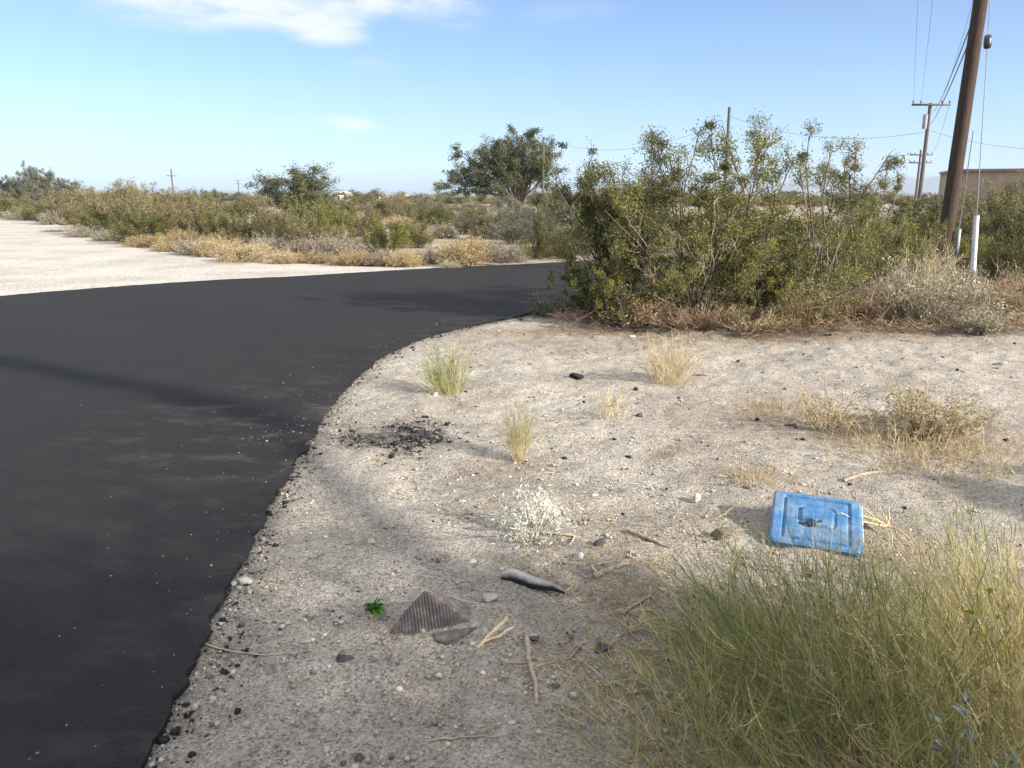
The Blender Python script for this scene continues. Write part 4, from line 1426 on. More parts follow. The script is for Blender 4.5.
# ------------------------------------------------------------------ gravel and crumbs (uncountable)
def rocks(name, x, y, size, tint, m, sink=0.25, seed=3, zadd=0.0):
    rng = np.random.default_rng(seed)
    base = unit(np.array([(1, 0, 0), (-1, 0, 0), (0, 1, 0), (0, -1, 0), (0, 0, 1), (0, 0, -1)] +
                         [(a, b_, c) for a in (-1, 1) for b_ in (-1, 1) for c in (-1, 1)], float))
    fs = []
    ax = {(1, 0, 0): 0, (-1, 0, 0): 1, (0, 1, 0): 2, (0, -1, 0): 3, (0, 0, 1): 4, (0, 0, -1): 5}
    for k, (a, b_, c) in enumerate([(a, b_, c) for a in (-1, 1) for b_ in (-1, 1) for c in (-1, 1)]):
        xx, yy, zz, me = ax[(a, 0, 0)], ax[(0, b_, 0)], ax[(0, 0, c)], 6 + k
        tri = [(xx, yy, me), (yy, zz, me), (zz, xx, me)]
        fs += tri if a * b_ * c > 0 else [t[::-1] for t in tri]
    fs = np.array(fs)
    n = len(x)
    V = base[None] * (1 + 0.22 * rng.normal(size=(n, 14, 1)).clip(-1.5, 1.5))
    sc = size[:, None] * np.stack([rng.uniform(0.8, 1.25, n), rng.uniform(0.7, 1.1, n), rng.uniform(0.45, 0.8, n)], 1)
    V = V * sc[:, None, :]
    a = rng.uniform(0, TAU, n)
    ca, sa = np.cos(a)[:, None], np.sin(a)[:, None]
    V = np.stack([V[..., 0] * ca - V[..., 1] * sa, V[..., 0] * sa + V[..., 1] * ca, V[..., 2]], -1)
    z = gh(x, y) + sc[:, 2] * (1 - 2 * sink) * 0.6 + zadd
    V += np.stack([x, y, z], 1)[:, None, :]
    Fc = (fs[None] + (np.arange(n) * 14)[:, None, None]).reshape(-1, 3)
    b = MB()
    b.add(V.reshape(-1, 3), Fc, np.repeat(tint, len(fs)))
    return link(name, b.mesh(name, m))


rg = np.random.default_rng(55)
n = 62000
rr = rg.uniform(1.25, 3.2, n) ** 2
aa = rg.uniform(-0.75, 0.75, n)
x, y = rr * np.sin(aa), rr * np.cos(aa)
cl = vnoise(x * 1.2, y * 1.2, 77)
dr = dist_to(ROAD, x, y)
near_road = np.exp(-dr / 0.25)
ok = ~inside(ROAD, x, y) & (dr > 0.01) & (rg.uniform(0, 1, n) < 0.35 + 0.6 * cl + 0.5 * near_road) & (x < 6.5)
x, y = x[ok], y[ok]
sz = 0.0022 + 0.0034 * rg.pareto(3.0, len(x)).clip(0, 3.4)
o = rocks('gravel', x, y, sz, np.clip(rg.beta(2.2, 1.7, len(x)), 0, 1), M['gravel'])
tag(o, 'fine pale and dark gravel strewn over the sandy verge', None, None, 'stuff')

# asphalt crumbs along the road edge and in spilled patches
ed = ROAD_POLY[np.hypot(ROAD_POLY[:, 0], ROAD_POLY[:, 1]) < 13]
ed = ed[dist_to(np.array(ROAD_R), ed[:, 0], ed[:, 1], False) < 0.3]
pick = ed[rg.integers(0, len(ed), 8000)]
x = pick[:, 0] + rg.normal(0, 0.045, len(pick)) + rg.exponential(0.05, len(pick))
y = pick[:, 1] + rg.normal(0, 0.045, len(pick))
s1 = 0.0025 + 0.004 * rg.pareto(3.0, len(x)).clip(0, 4)
c = G(418, 437)
k = 620
x2, y2 = c[0] + rg.normal(0, 0.12, k), c[1] + rg.normal(0, 0.22, k)
c = G(360, 436)
x3, y3 = c[0] + rg.normal(0, 0.14, 220), c[1] + rg.normal(0, 0.12, 220)
x4, y4 = rg.uniform(-0.9, 5.5, 900), rg.uniform(2.6, 9.4, 900)
x, y = np.concatenate([x, x2, x3, x4]), np.concatenate([y, y2, y3, y4])
s1 = np.concatenate([s1, 0.004 + 0.0065 * rg.pareto(3.0, k).clip(0, 3.0), 0.004 + 0.005 * rg.pareto(3, 220).clip(0, 3), 0.004 + 0.006 * rg.pareto(3, 900).clip(0, 3.0)])
ins = inside(ROAD, x, y)
o = rocks('asphalt_crumbs', x, y, s1, np.full(len(x), 0.2), M['asphalt_lump'], seed=4)
# lumps on the mat sit on it
tag(o, 'black asphalt crumbs spilled along the road edge and in a patch', None, None, 'stuff')
k = 500
pick = ed[rg.integers(0, len(ed), k)]
x = pick[:, 0] - rg.exponential(0.25, k)
y = pick[:, 1] + rg.normal(0, 0.2, k)
c = G(315, 435)
x = np.concatenate([x, c[0] + rg.normal(0, 0.25, 160)])
y = np.concatenate([y, c[1] + rg.normal(0, 0.22, 160)])
ok = inside(ROAD, x, y) & (dist_to(ROAD, x, y) > 0.035)
x, y = x[ok], y[ok]
o = rocks('loose_grit', x, y, 0.0025 + 0.002 * rg.pareto(3, len(x)).clip(0, 3), rg.uniform(0.25, 0.75, len(x)), M['gravel'], seed=5, zadd=0.060)
tag(o, 'pale loose grit kicked onto the black asphalt', None, None, 'stuff')

# ------------------------------------------------------------------ poles and wires
def ring_tube(b, p0, p1, r0, r1, k=16):
    P = np.array([np.array(p0) * (1 - t) + np.array(p1) * t for t in np.linspace(0, 1, 9)])
    b.tubes(P, np.linspace(r0, r1, 9), k, 0.5, cap=True)


def crossarm(root, z, ln, az, r=0.06, pins=(-0.95, -0.55, 0.55, 0.95), dz=0.0):
    d = np.array([math.cos(az), math.sin(az), 0])
    b = MB()
    c = np.array([0, 0, z])
    nrm = np.array([-d[1], d[0], 0])
    V = []
    for s in (-1, 1):
        for (u_, w_) in ((-1, -1), (1, -1), (1, 1), (-1, 1)):
            V.append(c + d * ln / 2 * s + nrm * (0.05 * u_ - 0.17) + np.array([0, 0, r * w_]))
    b.add(V, [(0, 1, 2, 3), (7, 6, 5, 4), (0, 4, 5, 1), (1, 5, 6, 2), (2, 6, 7, 3), (3, 7, 4, 0)])
    o = link('crossarm', b.mesh('crossarm', M['polegray']), root)
    ends = []
    for p in pins:
        q = c + d * ln / 2 * p - nrm * 0.17
        ib = MB()
        prof = [(0.0, 0.018), (0.05, 0.018), (0.06, 0.05), (0.10, 0.055), (0.11, 0.035), (0.14, 0.05), (0.17, 0.045), (0.19, 0.02)]
        Pn = np.array([q + np.array([0, 0, r + h]) for h, _ in prof])
        ib.tubes(Pn, np.array([w for _, w in prof]), 8, 0.5, cap=True)
        link('insulator', ib.mesh('insulator', M['insul'], True), root)
        ends.append(q + np.array([0, 0, r + 0.17]))
    return ends


def world(root, p):
    return np.array(root.matrix_world @ Vector(p)) if False else np.array(root.location) + np.array(p)


POLES = 'wooden utility poles along the road'
# the big leaning pole
PX, PY = float(W(938, 287, 14.0)[0]), 14.0
big = thing('utility_pole', 'thick dark brown utility pole leaning at the right, cut off by the picture top', 'utility pole', (PX, PY, 0), 0, POLES)
tilt = 0.028
b = MB()
zs = np.linspace(-0.1, 9.6, 24)
P = np.column_stack([zs * tilt, zs * 0.0, zs])
b.tubes(P, np.interp(zs, [0, 9.6], [0.122, 0.09]), 22, 0.5, cap=True)
link('shaft', b.mesh('shaft', M['pole'], True), big)
bigends = [world(big, e) for e in crossarm(big, 9.0, 2.4, R(-8))]
b = MB()
for zz in (5.1,):
    b.box((zz * tilt + 0.10, -0.16, zz), (zz * tilt + 0.19, -0.05, zz + 0.16))
link('cable_bracket', b.mesh('cable_bracket', M['insul']), big)
b = MB()
ring_tube(b, (0.0 + 0.17, -0.09, 0.05), (2.6 * tilt + 0.155, -0.085, 2.6), 0.008, 0.008, 6)
link('ground_wire', b.mesh('ground_wire', M['steelwire']), big)
b = MB()
b.box((0.155, -0.15, 0.55), (0.20, -0.10, 1.0))
link('wire_guard', b.mesh('wire_guard', M['galv']), big)

# guy wire with insulator and white guard
AX, AY = float(W(971, 300, 12.6)[0]), 12.6
guy = thing('guy_wire', 'thin guy wire with black insulator rising from a white plastic guard', 'guy wire', (AX, AY, 0))
g0 = np.array([AX, AY, 0.0])
ptop = W(991, -10, 13.4)
dirn = unit(ptop - g0)
endp = g0 + dirn * ((8.4) / dirn[2])
b = MB()
b.tubes(np.array([np.zeros(3) * (1 - t) + (endp - g0) * t for t in np.linspace(0, 1, 6)]), 0.0065, 6, 0.5)
link('wire', b.mesh('wire', M['steelwire']), guy)
ins = W(988.5, 41, 13.2)
kz = ins[2]
b = MB()
ic = dirn * (kz / dirn[2])
Pn = np.array([ic + dirn * h for h in (-0.10, -0.09, -0.03, 0.03, 0.09, 0.10)])
b.tubes(Pn, np.array([0.03, 0.05, 0.058, 0.058, 0.05, 0.03]), 12, 0.5, cap=True)
link('insulator', b.mesh('insulator', M['insul'], True), guy)
b = MB()
gt = top_z(974.5, 216, 12.7)
Pn = np.array([dirn * (h / dirn[2]) for h in np.linspace(0.12, gt, 8)])
b.tubes(Pn, 0.040, 14, 0.5, cap=True)
b.box((0.055, -0.03, 0.2), (0.085, 0.03, gt * 0.95)) if False else None
link('guard', b.mesh('guard', M['guard'], True), guy)
# second stay to the pole, so that the wire ends on something: a short outrigger high on the pole
b = MB()
ring_tube(b, (8.4 * tilt, 0, 8.4), (endp[0] - PX, endp[1] - PY, 8.4), 0.03, 0.03, 8)
link('outrigger', b.mesh('outrigger', M['steelwire']), big)


def simple_pole(label, px, Y, top, arms=(), rr=(0.14, 0.10), arm_len=2.4, lean=0.0, trans=False, group=POLES, az=0.0):
    H = top_z(px, top, Y)
    x = float(W(px, top, Y)[0]) - H * lean
    t = thing('utility_pole', label, 'utility pole', (x, Y, 0), 0, group)
    b = MB()
    zs = np.linspace(-0.1, H, 10)
    P = np.column_stack([zs * lean, 0 * zs, zs])
    b.tubes(P, np.linspace(rr[0], rr[1], 10), 12, 0.5, cap=True)
    link('shaft', b.mesh('shaft', M['polegray'], True), t)
    ends = []
    for a in arms:
        ends.append([np.array([x + (H - a) * lean, Y, 0]) + e for e in crossarm(t, H - a, arm_len, az)])
    if trans:
        b = MB()
        ring_tube(b, (-0.24, -0.1, H - 1.55), (-0.24, -0.1, H - 0.75), 0.14, 0.14, 14)
        ring_tube(b, (-0.24, -0.1, H - 0.75), (-0.24, -0.1, H - 0.68), 0.15, 0.11, 14)
        link('transformer', b.mesh('transformer', M['galv'], True), t)
    return t, ends, np.array([x + H * lean, Y, H])


p2, e2, top2 = simple_pole('distant wooden pole with a crossarm and transformer, behind the leaning pole', 930.5, 53, 103, (0.12,), lean=0.004, trans=True)
p3, e3, top3 = simple_pole('farther small pole with two short crossarms, seen left of the crossarm pole', 921, 88, 150, (0.5, 1.3), arm_len=2.4)
p4, _, top4 = simple_pole('plain thin pole sticking up behind the creosote thicket', 729.5, 60, 107)
p5, _, top5 = simple_pole('plain pole beside the tall dark tree across the road', 543.5, 88, 137)
p6, e6, top6 = simple_pole('tiny distant pole with crossarm above the shrubs on the left', 171, 200, 169, (1.6,), rr=(0.2, 0.17), arm_len=2.6)
p7, e7, top7 = simple_pole('tiniest distant pole above the shrubs, between left pole and round tree', 238, 380, 180, (0.3, 1.6), rr=(0.22, 0.2), arm_len=3.2)


def wire(label, a, c, sag, r, group='overhead wires', m='wire'):
    a, c = np.array(a, float), np.array(c, float)
    t = np.linspace(0, 1, 40)
    P = a[None] * (1 - t)[:, None] + c[None] * t[:, None]
    P[:, 2] -= sag * 4 * t * (1 - t)
    b = MB()
    b.tubes(P - a, r, 5, 0.5)
    o = link('overhead_wire', b.mesh('overhead_wire', M[m], True), None, a)
    return tag(o, label, 'wire', group)


att = np.array([PX + 5.15 * tilt + 0.1, PY, 5.18])
att2 = np.array([PX + 3.9 * tilt + 0.1, PY, 4.0])
wire('thick dark cable from the leaning pole to the crossarm pole, upper of the close pair', W(972, 22, 14.0), top2 + np.array([0.25, 0, -0.5]), 0.25, 0.012)
wire('thinner cable just under the thick dark one, leaning pole to crossarm pole', W(969, 42, 14.0), top2 + np.array([0.1, 0, -1.3]), 0.25, 0.012)
wire('thin wire steeply rising to the top of the picture, leftmost of them', bigends[0], e2[0][0], 0.5, 0.006)
wire('thin wire rising to the picture top right of the leftmost one', bigends[1], e2[0][1], 0.5, 0.006)
wire('thin wire rising to the picture top closest to the leaning pole', bigends[2], e2[0][2], 0.5, 0.007)
wire('wire from the crossarm pole sagging left to the plain thin pole', top2 + np.array([0, 0, -1.7]), top4 + np.array([0, 0, -0.6]), 0.9, 0.010)
wire('wire between the plain thin pole and the pole by the tall tree', top4 + np.array([0, 0, -0.9]), top5 + np.array([0, 0, -0.1]), 1.6, 0.011)
wire('wire from the crossarm pole to the far double-crossarm pole', e2[0][3], e3[0][3], 0.6, 0.012)

# ------------------------------------------------------------------ buildings
def box_part(name, a, b_, m, parent):
    q = MB()
    q.box(a, b_)
    return link(name, q.mesh(name, M[m]), parent)


# flat-roofed stucco building behind the leaning pole
BY = 40.0
bx0 = float(W(960, 170, BY)[0])
bH = top_z(1000, 169, BY)
bl_ = thing('stucco_building', 'brown flat-roofed stucco building behind the leaning pole', 'building', (bx0, BY, 0), R(-18))
box_part('wall', (0, 0, -0.1), (17, 5, bH - 0.14), 'stucco', bl_)
box_part('parapet', (-0.06, -0.06, bH - 0.14), (17.06, 5.06, bH), 'capstone', bl_)
wn = box_part('window', (9.0, -0.03, 1.0), (10.6, 0.02, 2.0), 'white', bl_)
box_part('pane', (9.08, -0.045, 1.08), (10.52, -0.031, 1.92), 'glass', wn)
mast = MB()
ring_tube(mast, (6.4, -0.15, 0.3), (6.4, -0.15, bH + 0.9), 0.03, 0.03, 8)
link('service_mast', mast.mesh('service_mast', M['polegray']), bl_)
wire('wire from the crossarm pole down right to the brown building', top2 + np.array([0, 0, -1.6]), np.array([bx0 + 6.0, BY - 2.1, bH + 0.85]), 0.5, 0.008)


def house(name, label, px0, px1, Y, roof_top, wall_top, mw, mr, depth=4.0, over=0.25, posts=0, pitch=0.0, ext=0.0, trim='white'):
    x0, x1 = xat(px0, Y), xat(px1, Y) + ext
    H, Wl = top_z(px0, roof_top, Y), top_z(px0, wall_top, Y)
    t = thing(name, label, 'house', (x0, Y, 0))
    w = x1 - x0
    wall = box_part('wall', (0, 0, -0.1), (w, depth, Wl), mw, t)
    b = MB()
    if pitch:
        v = [(-over, -over, Wl), (w + over, -over, Wl), (w + over, depth + over, Wl), (-over, depth + over, Wl), (-over, depth / 2, H), (w + over, depth / 2, H),
             (-over, -over, Wl + 0.12), (w + over, -over, Wl + 0.12), (w + over, depth + over, Wl + 0.12), (-over, depth + over, Wl + 0.12)]
        b.add(v, [(0, 3, 2, 1), (0, 1, 7, 6), (2, 3, 9, 8), (6, 7, 5, 4), (8, 9, 4, 5)])
        b.add(v, [(1, 2, 8, 7), (3, 0, 6, 9)])
        b.add(v, [(7, 8, 5), (9, 6, 4)])
    else:
        b.box((-over, -over, Wl), (w + over, depth + over, H))
    link('roof', b.mesh('roof', M[mr]), t)
    for i in range(2):
        xw = w * (0.22 + 0.45 * i)
        fr = box_part('window', (xw, -0.04, Wl * 0.42), (xw + min(1.2, w * 0.2), 0.02, Wl * 0.85), trim, t)
        box_part('pane', (xw + 0.06, -0.055, Wl * 0.42 + 0.06), (xw + min(1.2, w * 0.2) - 0.06, -0.041, Wl * 0.85 - 0.06), 'glass', fr)
    for i in range(posts):
        xp = w * (i + 0.5) / posts
        pb = MB()
        ring_tube(pb, (xp, -over + 0.05, 0), (xp, -over + 0.05, Wl - 0.01), 0.07, 0.07, 8)
        link('porch_post', pb.mesh('porch_post', M['white']), t)
    return t


house('house', 'low pinkish house with brown roof and white posts glimpsed through the thicket', 600, 660, 48, 188, 199, 'pinkwall', 'brownroof', 5, 0.7, 5, 0.3)
house('shed', 'small grey shed half hidden left of the tall dark tree', 463, 488, 58, 204.5, 206, 'grayshed', 'grayshed', 3, 0.1, trim='grayshed')
house('mobile_home', 'white-roofed mobile home glimpsed right of the round tree', 337, 351, 140, 191.5, 193.6, 'beige', 'white', 4, 0.2)
house('mobile_home', 'tiny white trailer home on the horizon near the road bend', 396, 408, 170, 194.5, 195.5, 'white', 'white', 4, 0.1)
house('mobile_home', 'yellowish trailer home behind the green tree, right of the white roof', 370, 380, 155, 195.5, 196.3, 'beige', 'white', 4, 0.1)

# ------------------------------------------------------------------ shrubs and trees beyond the road
PROTO = {}


def proto(kind, builders, mats, names, cat, name):
    PROTO[kind] = (builders, mats, names, cat, name, [])


def far_creosote(seed, **kw):
    a = dict(nst=30, nb=9, nt=4, nl=30, ls=0.07, puff=0.09, thick=1.2, lo=0.05, tilt=1.25)
    a.update(kw)
    bs = creosote(seed, 2.0, 2.4, **a)
    fit(bs, 2.0, 2.4)
    return bs


proto('green1', far_creosote(11), ('bark', 'far_green'), ('stems', 'foliage'), 'shrub', 'creosote_bush')
proto('green2', far_creosote(12, nst=34), ('bark', 'far_green'), ('stems', 'foliage'), 'shrub', 'creosote_bush')
proto('green3', far_creosote(13, nst=22, lo=0.2), ('bark', 'creosote'), ('stems', 'foliage'), 'shrub', 'creosote_bush')
proto('olive', far_creosote(14), ('bark', 'creosote_pale'), ('stems', 'foliage'), 'shrub', 'creosote_bush')
proto('dark', far_creosote(15, nst=24), ('bark', 'creosote_dark'), ('stems', 'foliage'), 'shrub', 'creosote_bush')
proto('graybush', far_creosote(16, nst=26, nl=24), ('bark', 'gray_leaf'), ('stems', 'foliage'), 'shrub', 'gray_shrub')


def far_dome(seed, **kw):
    a = dict(nst=200, nf=4, nt=2, rad=0.009, leaves=5000, ls=0.055, tilt=1.45)
    a.update(kw)
    bs = brush(seed, 1.0, 2.0, **a)
    fit(bs, 1.0, 2.0)
    return bs


proto('gold', far_dome(21), ('golden', 'golden'), ('twigs', 'dry_leaves'), 'dry shrub', 'dry_shrub')
proto('tan', far_dome(22), ('straw', 'straw'), ('twigs', 'dry_leaves'), 'dry shrub', 'dry_shrub')
proto('gray', far_dome(23), ('graytwig', 'graytwig'), ('twigs', 'dry_leaves'), 'dry shrub', 'dry_shrub')
proto('brown', far_dome(24), ('rust', 'graytwig'), ('twigs', 'dry_leaves'), 'dry shrub', 'dry_shrub')
proto('palew', far_dome(25, leaves=3500), ('graytwig', 'paletan'), ('twigs', 'dry_leaves'), 'dry shrub', 'dry_shrub')

for kd, sd, h, w, th, kw in (('tree1', 41, 5, 5.0, 0.7, dict(lean=(-0.2, 0), nlimb=20, nl=130)), ):
    PROTO[kd] = (tree(sd, h, w, th, **kw), ('bark', 'tree_leaf'), ('trunk', 'crown'), 'tree', 'desert_tree', [])
def big_shrub(seed, H, Wd, **kw):
    a = dict(nst=20, nb=9, nt=5, nl=30, ls=0.10, puff=0.08, tilt=0.8, lo=0.12, thick=1.0, head=60)
    a.update(kw)
    bs = creosote(seed, H, Wd, **a)
    fit(bs, H, Wd)
    return bs


PROTO['tree2'] = (big_shrub(45, 4, 5), ('bark', 'tree_leaf'), ('trunk', 'crown'), 'tree', 'desert_tree', [])
PROTO['tree3'] = (big_shrub(46, 4, 4, nst=12), ('bark', 'tree_leaf'), ('trunk', 'crown'), 'tree', 'desert_tree', [])
PROTO['graytree'] = (tree(44, 4, 4.2, 0.7, nl=90), ('bark', 'gray_leaf'), ('trunk', 'crown'), 'tree', 'desert_tree', [])
SIZE = {}
rp_ = np.random.default_rng(99)


def far(kind, label, px, Y, top, wpx, group=None, base_top=None):
    bs, ms, ns, cat, name, done = PROTO[kind]
    if kind not in SIZE:
        z = np.concatenate([q for b in bs if b.v for q in b.v])
        SIZE[kind] = (np.percentile(z[:, 2], 99.8), np.percentile(z[:, 0], 99) - np.percentile(z[:, 0], 1))
    h0, w0 = SIZE[kind]
    H = max(0.15, top_z(px, top, Y))
    Wd = wpx / F * Y
    x = xat(px, Y)
    sc = (Wd / w0, Wd / w0 * rp_.uniform(0.8, 1.1), H / h0)
    rz = float(rp_.uniform(-0.5, 0.5)) if kind.startswith('tree') else float(rp_.uniform(0, TAU))
    if not done:
        t = plant(name, label, cat, x, Y, bs, [M[m] for m in ms], ns, rz, group, z=-0.02)
        t.scale = sc
        done.append(t)
        return t
    return copy_tree(done[0], label, (x, Y, -0.02), rz, sc, group)


GB = 'green shrubs beyond the gravel lot'
GD = 'dry shrubs along the far edge of the gravel'
# trees
far('graytree', 'tall grey-blue airy tree above the far left end of the gravel lot', 46, 82, 164, 42, 'trees beyond the road')
far('graytree', 'lower grey-green tree left of the tall airy one, at the picture edge', 22, 78, 174, 34, 'trees beyond the road')
far('graytree', 'small grey tree right of the tall airy one', 72, 86, 176, 34, 'trees beyond the road')
far('tree2', 'round dark green tree standing above the middle of the shrub belt', 308, 44, 165, 72, 'trees beyond the road')
far('tree1', 'tall dark tree leaning left beside the plain pole', 520, 97, 130, 104, 'trees beyond the road')
far('tree2', 'bushy green tree right behind the plain pole', 558, 46, 184, 40, 'trees beyond the road')
far('tree3', 'small dark green tree behind the yellowish trailer', 368, 95, 189, 52, 'trees beyond the road')
far('tree3', 'small rounded green tree left of the grey shed', 443, 70, 196, 42, 'trees beyond the road')
far('tree3', 'slim dark tree between the round tree and the tiny pole', 215, 80, 188, 24, 'trees beyond the road')
far('tree2', 'wide green tree behind the left part of the creosote thicket', 640, 30, 180, 90, 'trees beyond the road')
far('tree3', 'dark green tree behind the right part of the thicket near the house', 590, 34, 196, 44, 'trees beyond the road')

# green belt on the left: kind, px, Y, top, width
belt = [('green1', 384, 52, 189, 46, 'tall olive shrub just right of the white roof'),
        ('green2', 412, 58, 192, 44, 'olive shrub screening the tiny white trailer'),
        ('graybush', 428, 50, 195, 40, 'grey-brown shrub between the trailer and the small rounded tree'),
        ('green1', 470, 46, 198, 40, 'olive shrub behind the grey shed roof'),
        ('graybush', 500, 33, 196, 50, 'grey-brown shrub hiding the trunk of the tall dark tree'),
        ('green2', 536, 34, 194, 50, 'olive shrub between the tall dark tree and the plain pole'),
        ('graybush', 462, 34, 211, 30, 'grey-brown shrub in front of the small grey shed'),
        ('green1', 440, 48, 203, 50, 'olive shrub left of the small grey shed'),
        ('green1', 12, 62, 190, 40, 'green shrub at the far left end of the belt, above the dark low bush'),
        ('dark', 8, 58, 203, 26, 'dark low bush at the far left end of the gravel lot'),
        ('olive', 44, 52, 196, 46, 'yellow-olive bush under the tall airy grey tree'),
        ('olive', 100, 33, 202, 44, 'bright yellow-olive bush where the pale weeds meet the belt'),
        ('green2', 66, 46, 192, 50, 'olive bush between the airy tree and the bright yellow-olive bush'),
        ('green1', 92, 48, 182, 60, 'broad green shrub behind the bright yellow-olive bush'),
        ('dark', 104, 40, 192, 36, 'dark hollow shrub with shaded opening behind the pale weeds'),
        ('green2', 128, 34, 181, 60, 'tall green shrub left of the tiny distant pole'),
        ('green1', 156, 31, 184, 62, 'wide olive shrub under the tiny distant pole'),
        ('green2', 184, 29, 190, 56, 'olive shrub right of the tiny distant pole, reaching the golden grass'),
        ('green3', 148, 27, 205, 50, 'lower olive shrub in front under the tiny distant pole'),
        ('green1', 208, 27, 194, 56, 'olive shrub above the grey dome bush'),
        ('green3', 232, 24.5, 198, 52, 'olive shrub above the golden grass dome'),
        ('green2', 258, 24, 197, 52, 'green shrub left of the round tree foot'),
        ('green1', 282, 23, 200, 50, 'green shrub in front of the round tree'),
        ('olive', 310, 27, 186, 54, 'yellow-green shrub leaning on the right side of the round tree'),
        ('green3', 336, 25, 196, 46, 'green shrub right of the round tree in front of the white roof'),
        ('green2', 318, 21.5, 212, 46, 'lower green shrub in front, above the grey twig bush'),
        ('green3', 390, 21.5, 209, 56, 'dark olive creosote alone above the pinkish dry brush'),
        ('olive', 416, 25, 212, 46, 'yellowish shrub right of the lone olive creosote'),
        ('green2', 360, 32, 203, 44, 'shrub behind and left of the lone olive creosote'),
        ('dark', 438, 40, 205, 44, 'dark shrub by the sandy hump left of the grey shed'),
        ('green1', 485, 30, 203, 60, 'olive shrub under the tall dark tree'),
        ('graybush', 518, 27, 200, 70, 'grey-brown shrub at the foot of the tall dark tree'),
        ('graybush', 556, 30, 198, 60, 'grey-brown shrub at the foot of the plain pole'),
        ('dark', 541, 20.3, 207, 34, 'thin dark creosote at the far road edge under the plain pole'),
        ('dark', 562, 20.6, 232, 30, 'low dark creosote on the far road edge, just before the thicket'),
        ('green3', 590, 24, 205, 50, 'green shrub across the road seen through the thicket'),
        ('green3', 522, 19.9, 240, 18, 'very small creosote on the far road edge beside the thin dark one'),
        ('green1', 30, 90, 187, 60, 'hazy green shrub far behind the left end of the belt'),
        ('green2', 240, 60, 193, 70, 'far green shrub filling the skyline under the tiniest pole'),
        ('green1', 180, 60, 188, 70, 'far green shrub on the skyline right of the tiny distant pole'),
        ('green2', 120, 70, 180, 60, 'far green shrub on the skyline left of the tiny distant pole'),
        ('green1', 345, 60, 194, 60, 'far shrub on the skyline beneath the white roof'),
        ('green2', 405, 75, 199, 60, 'far shrub beneath the tiny white trailer')]
for k, px, Y, tp, w, lab in belt:
    far(k, lab, px, Y, tp, w, GB)
for i in range(60):
    px = -30 + i * 17.5 + rp_.uniform(-8, 8)
    far(['green1', 'green2', 'graybush', 'tree3'][i % 4], 'distant scrub bush far off on the skyline beyond the shrub belt', px, rp_.uniform(95, 190), rp_.uniform(190.0, 193.5), rp_.uniform(26, 52), 'distant scrub on the skyline')
drys = [('tan', 225, 23, 230, 50, 'tall tan dry brush behind the largest golden dome'),
        ('gray', 268, 21.6, 231, 44, 'grey dry brush behind the two golden domes'),
        ('brown', 300, 20.5, 238, 40, 'brownish dry brush between golden domes and grey twig bush'),
        ('tan', 182, 25.5, 228, 46, 'tan dry brush behind the grey dome bush'),
        ('gray', 142, 28, 226, 40, 'grey dry brush behind the tan clumps near the pale weeds'),
        ('palew', 345, 21.0, 236, 36, 'pale dry bush right behind the grey twig bush'),
        ('gray', 488, 20.3, 238, 34, 'grey dry brush between the big tan dome and grey-brown dome'),
        ('palew', 28, 55, 206, 40, 'pale bush at the back end of the gravel lot near the dark low bush'),
        ('gray', 56, 45, 208, 24, 'greyish dry bush under the yellow-olive one, far left'),
        ('palew', 90, 31.5, 224, 46, 'pale weeds on the gravel corner, leftmost clump'),
        ('palew', 112, 28.8, 228, 40, 'pale weeds on the gravel corner, under the bright yellow-olive bush'),
        ('palew', 60, 36, 228, 36, 'low pale weeds straggling onto the open gravel'),
        ('tan', 148, 25.5, 233, 40, 'tan dry clump left of the grey dome bush'),
        ('tan', 172, 23.3, 238, 36, 'tan dry clump touching the grey dome bush'),
        ('gray', 194, 22.0, 236, 38, 'grey dome bush above the gravel'),
        ('tan', 212, 21.3, 236, 36, 'tan dry clump right of the grey dome bush'),
        ('gold', 240, 19.6, 239, 52, 'golden dry dome, largest of the three on the gravel edge'),
        ('gold', 284, 19.0, 247, 34, 'small golden dry dome right of the largest one'),
        ('gold', 262, 20.5, 240, 30, 'golden dry clump behind the gap between the golden domes'),
        ('gray', 330, 20.0, 232, 54, 'grey twig bush left of the lone olive creosote'),
        ('tan', 312, 19.2, 250, 34, 'low tan brush below the grey twig bush'),
        ('tan', 352, 18.6, 248, 44, 'tan brush left of the pinkish dry brush'),
        ('brown', 378, 18.4, 249, 38, 'pinkish dry brush under the lone olive creosote'),
        ('tan', 404, 18.2, 247, 40, 'tan dry brush right of the pinkish one'),
        ('gray', 424, 19.0, 246, 34, 'greyish dry brush left of the big tan dome'),
        ('tan', 464, 18.6, 233, 54, 'big tan dome of dry stems at the far road edge'),
        ('palew', 450, 17.7, 259, 24, 'small pale brittle bush at the foot of the big tan dome'),
        ('gray', 507, 19.4, 241, 36, 'grey-brown dry dome right of the big tan dome'),
        ('gray', 440, 31, 221, 40, 'grey dry dome on the sandy hump left of the grey shed'),
        ('gold', 476, 21, 236, 40, 'yellow straw clump rising behind the big tan dome'),
        ('tan', 545, 21.5, 240, 44, 'tan dry brush behind the thin dark creosote'),
        ('brown', 575, 22.5, 238, 40, 'brown dry brush across the road behind the thicket edge'),
        ('palew', 556, 24.5, 228, 30, 'pale dry bush behind the thin dark creosote'),
        ('tan', 415, 29, 224, 36, 'tan dry clump behind the lone olive creosote'),
        ('gold', 400, 40, 214, 36, 'yellow straw far behind the lone olive creosote')]
for k, px, Y, tp, w, lab in drys:
    far(k, lab, px, Y, tp, w, GD)
GR = 'shrubs behind the leaning pole'
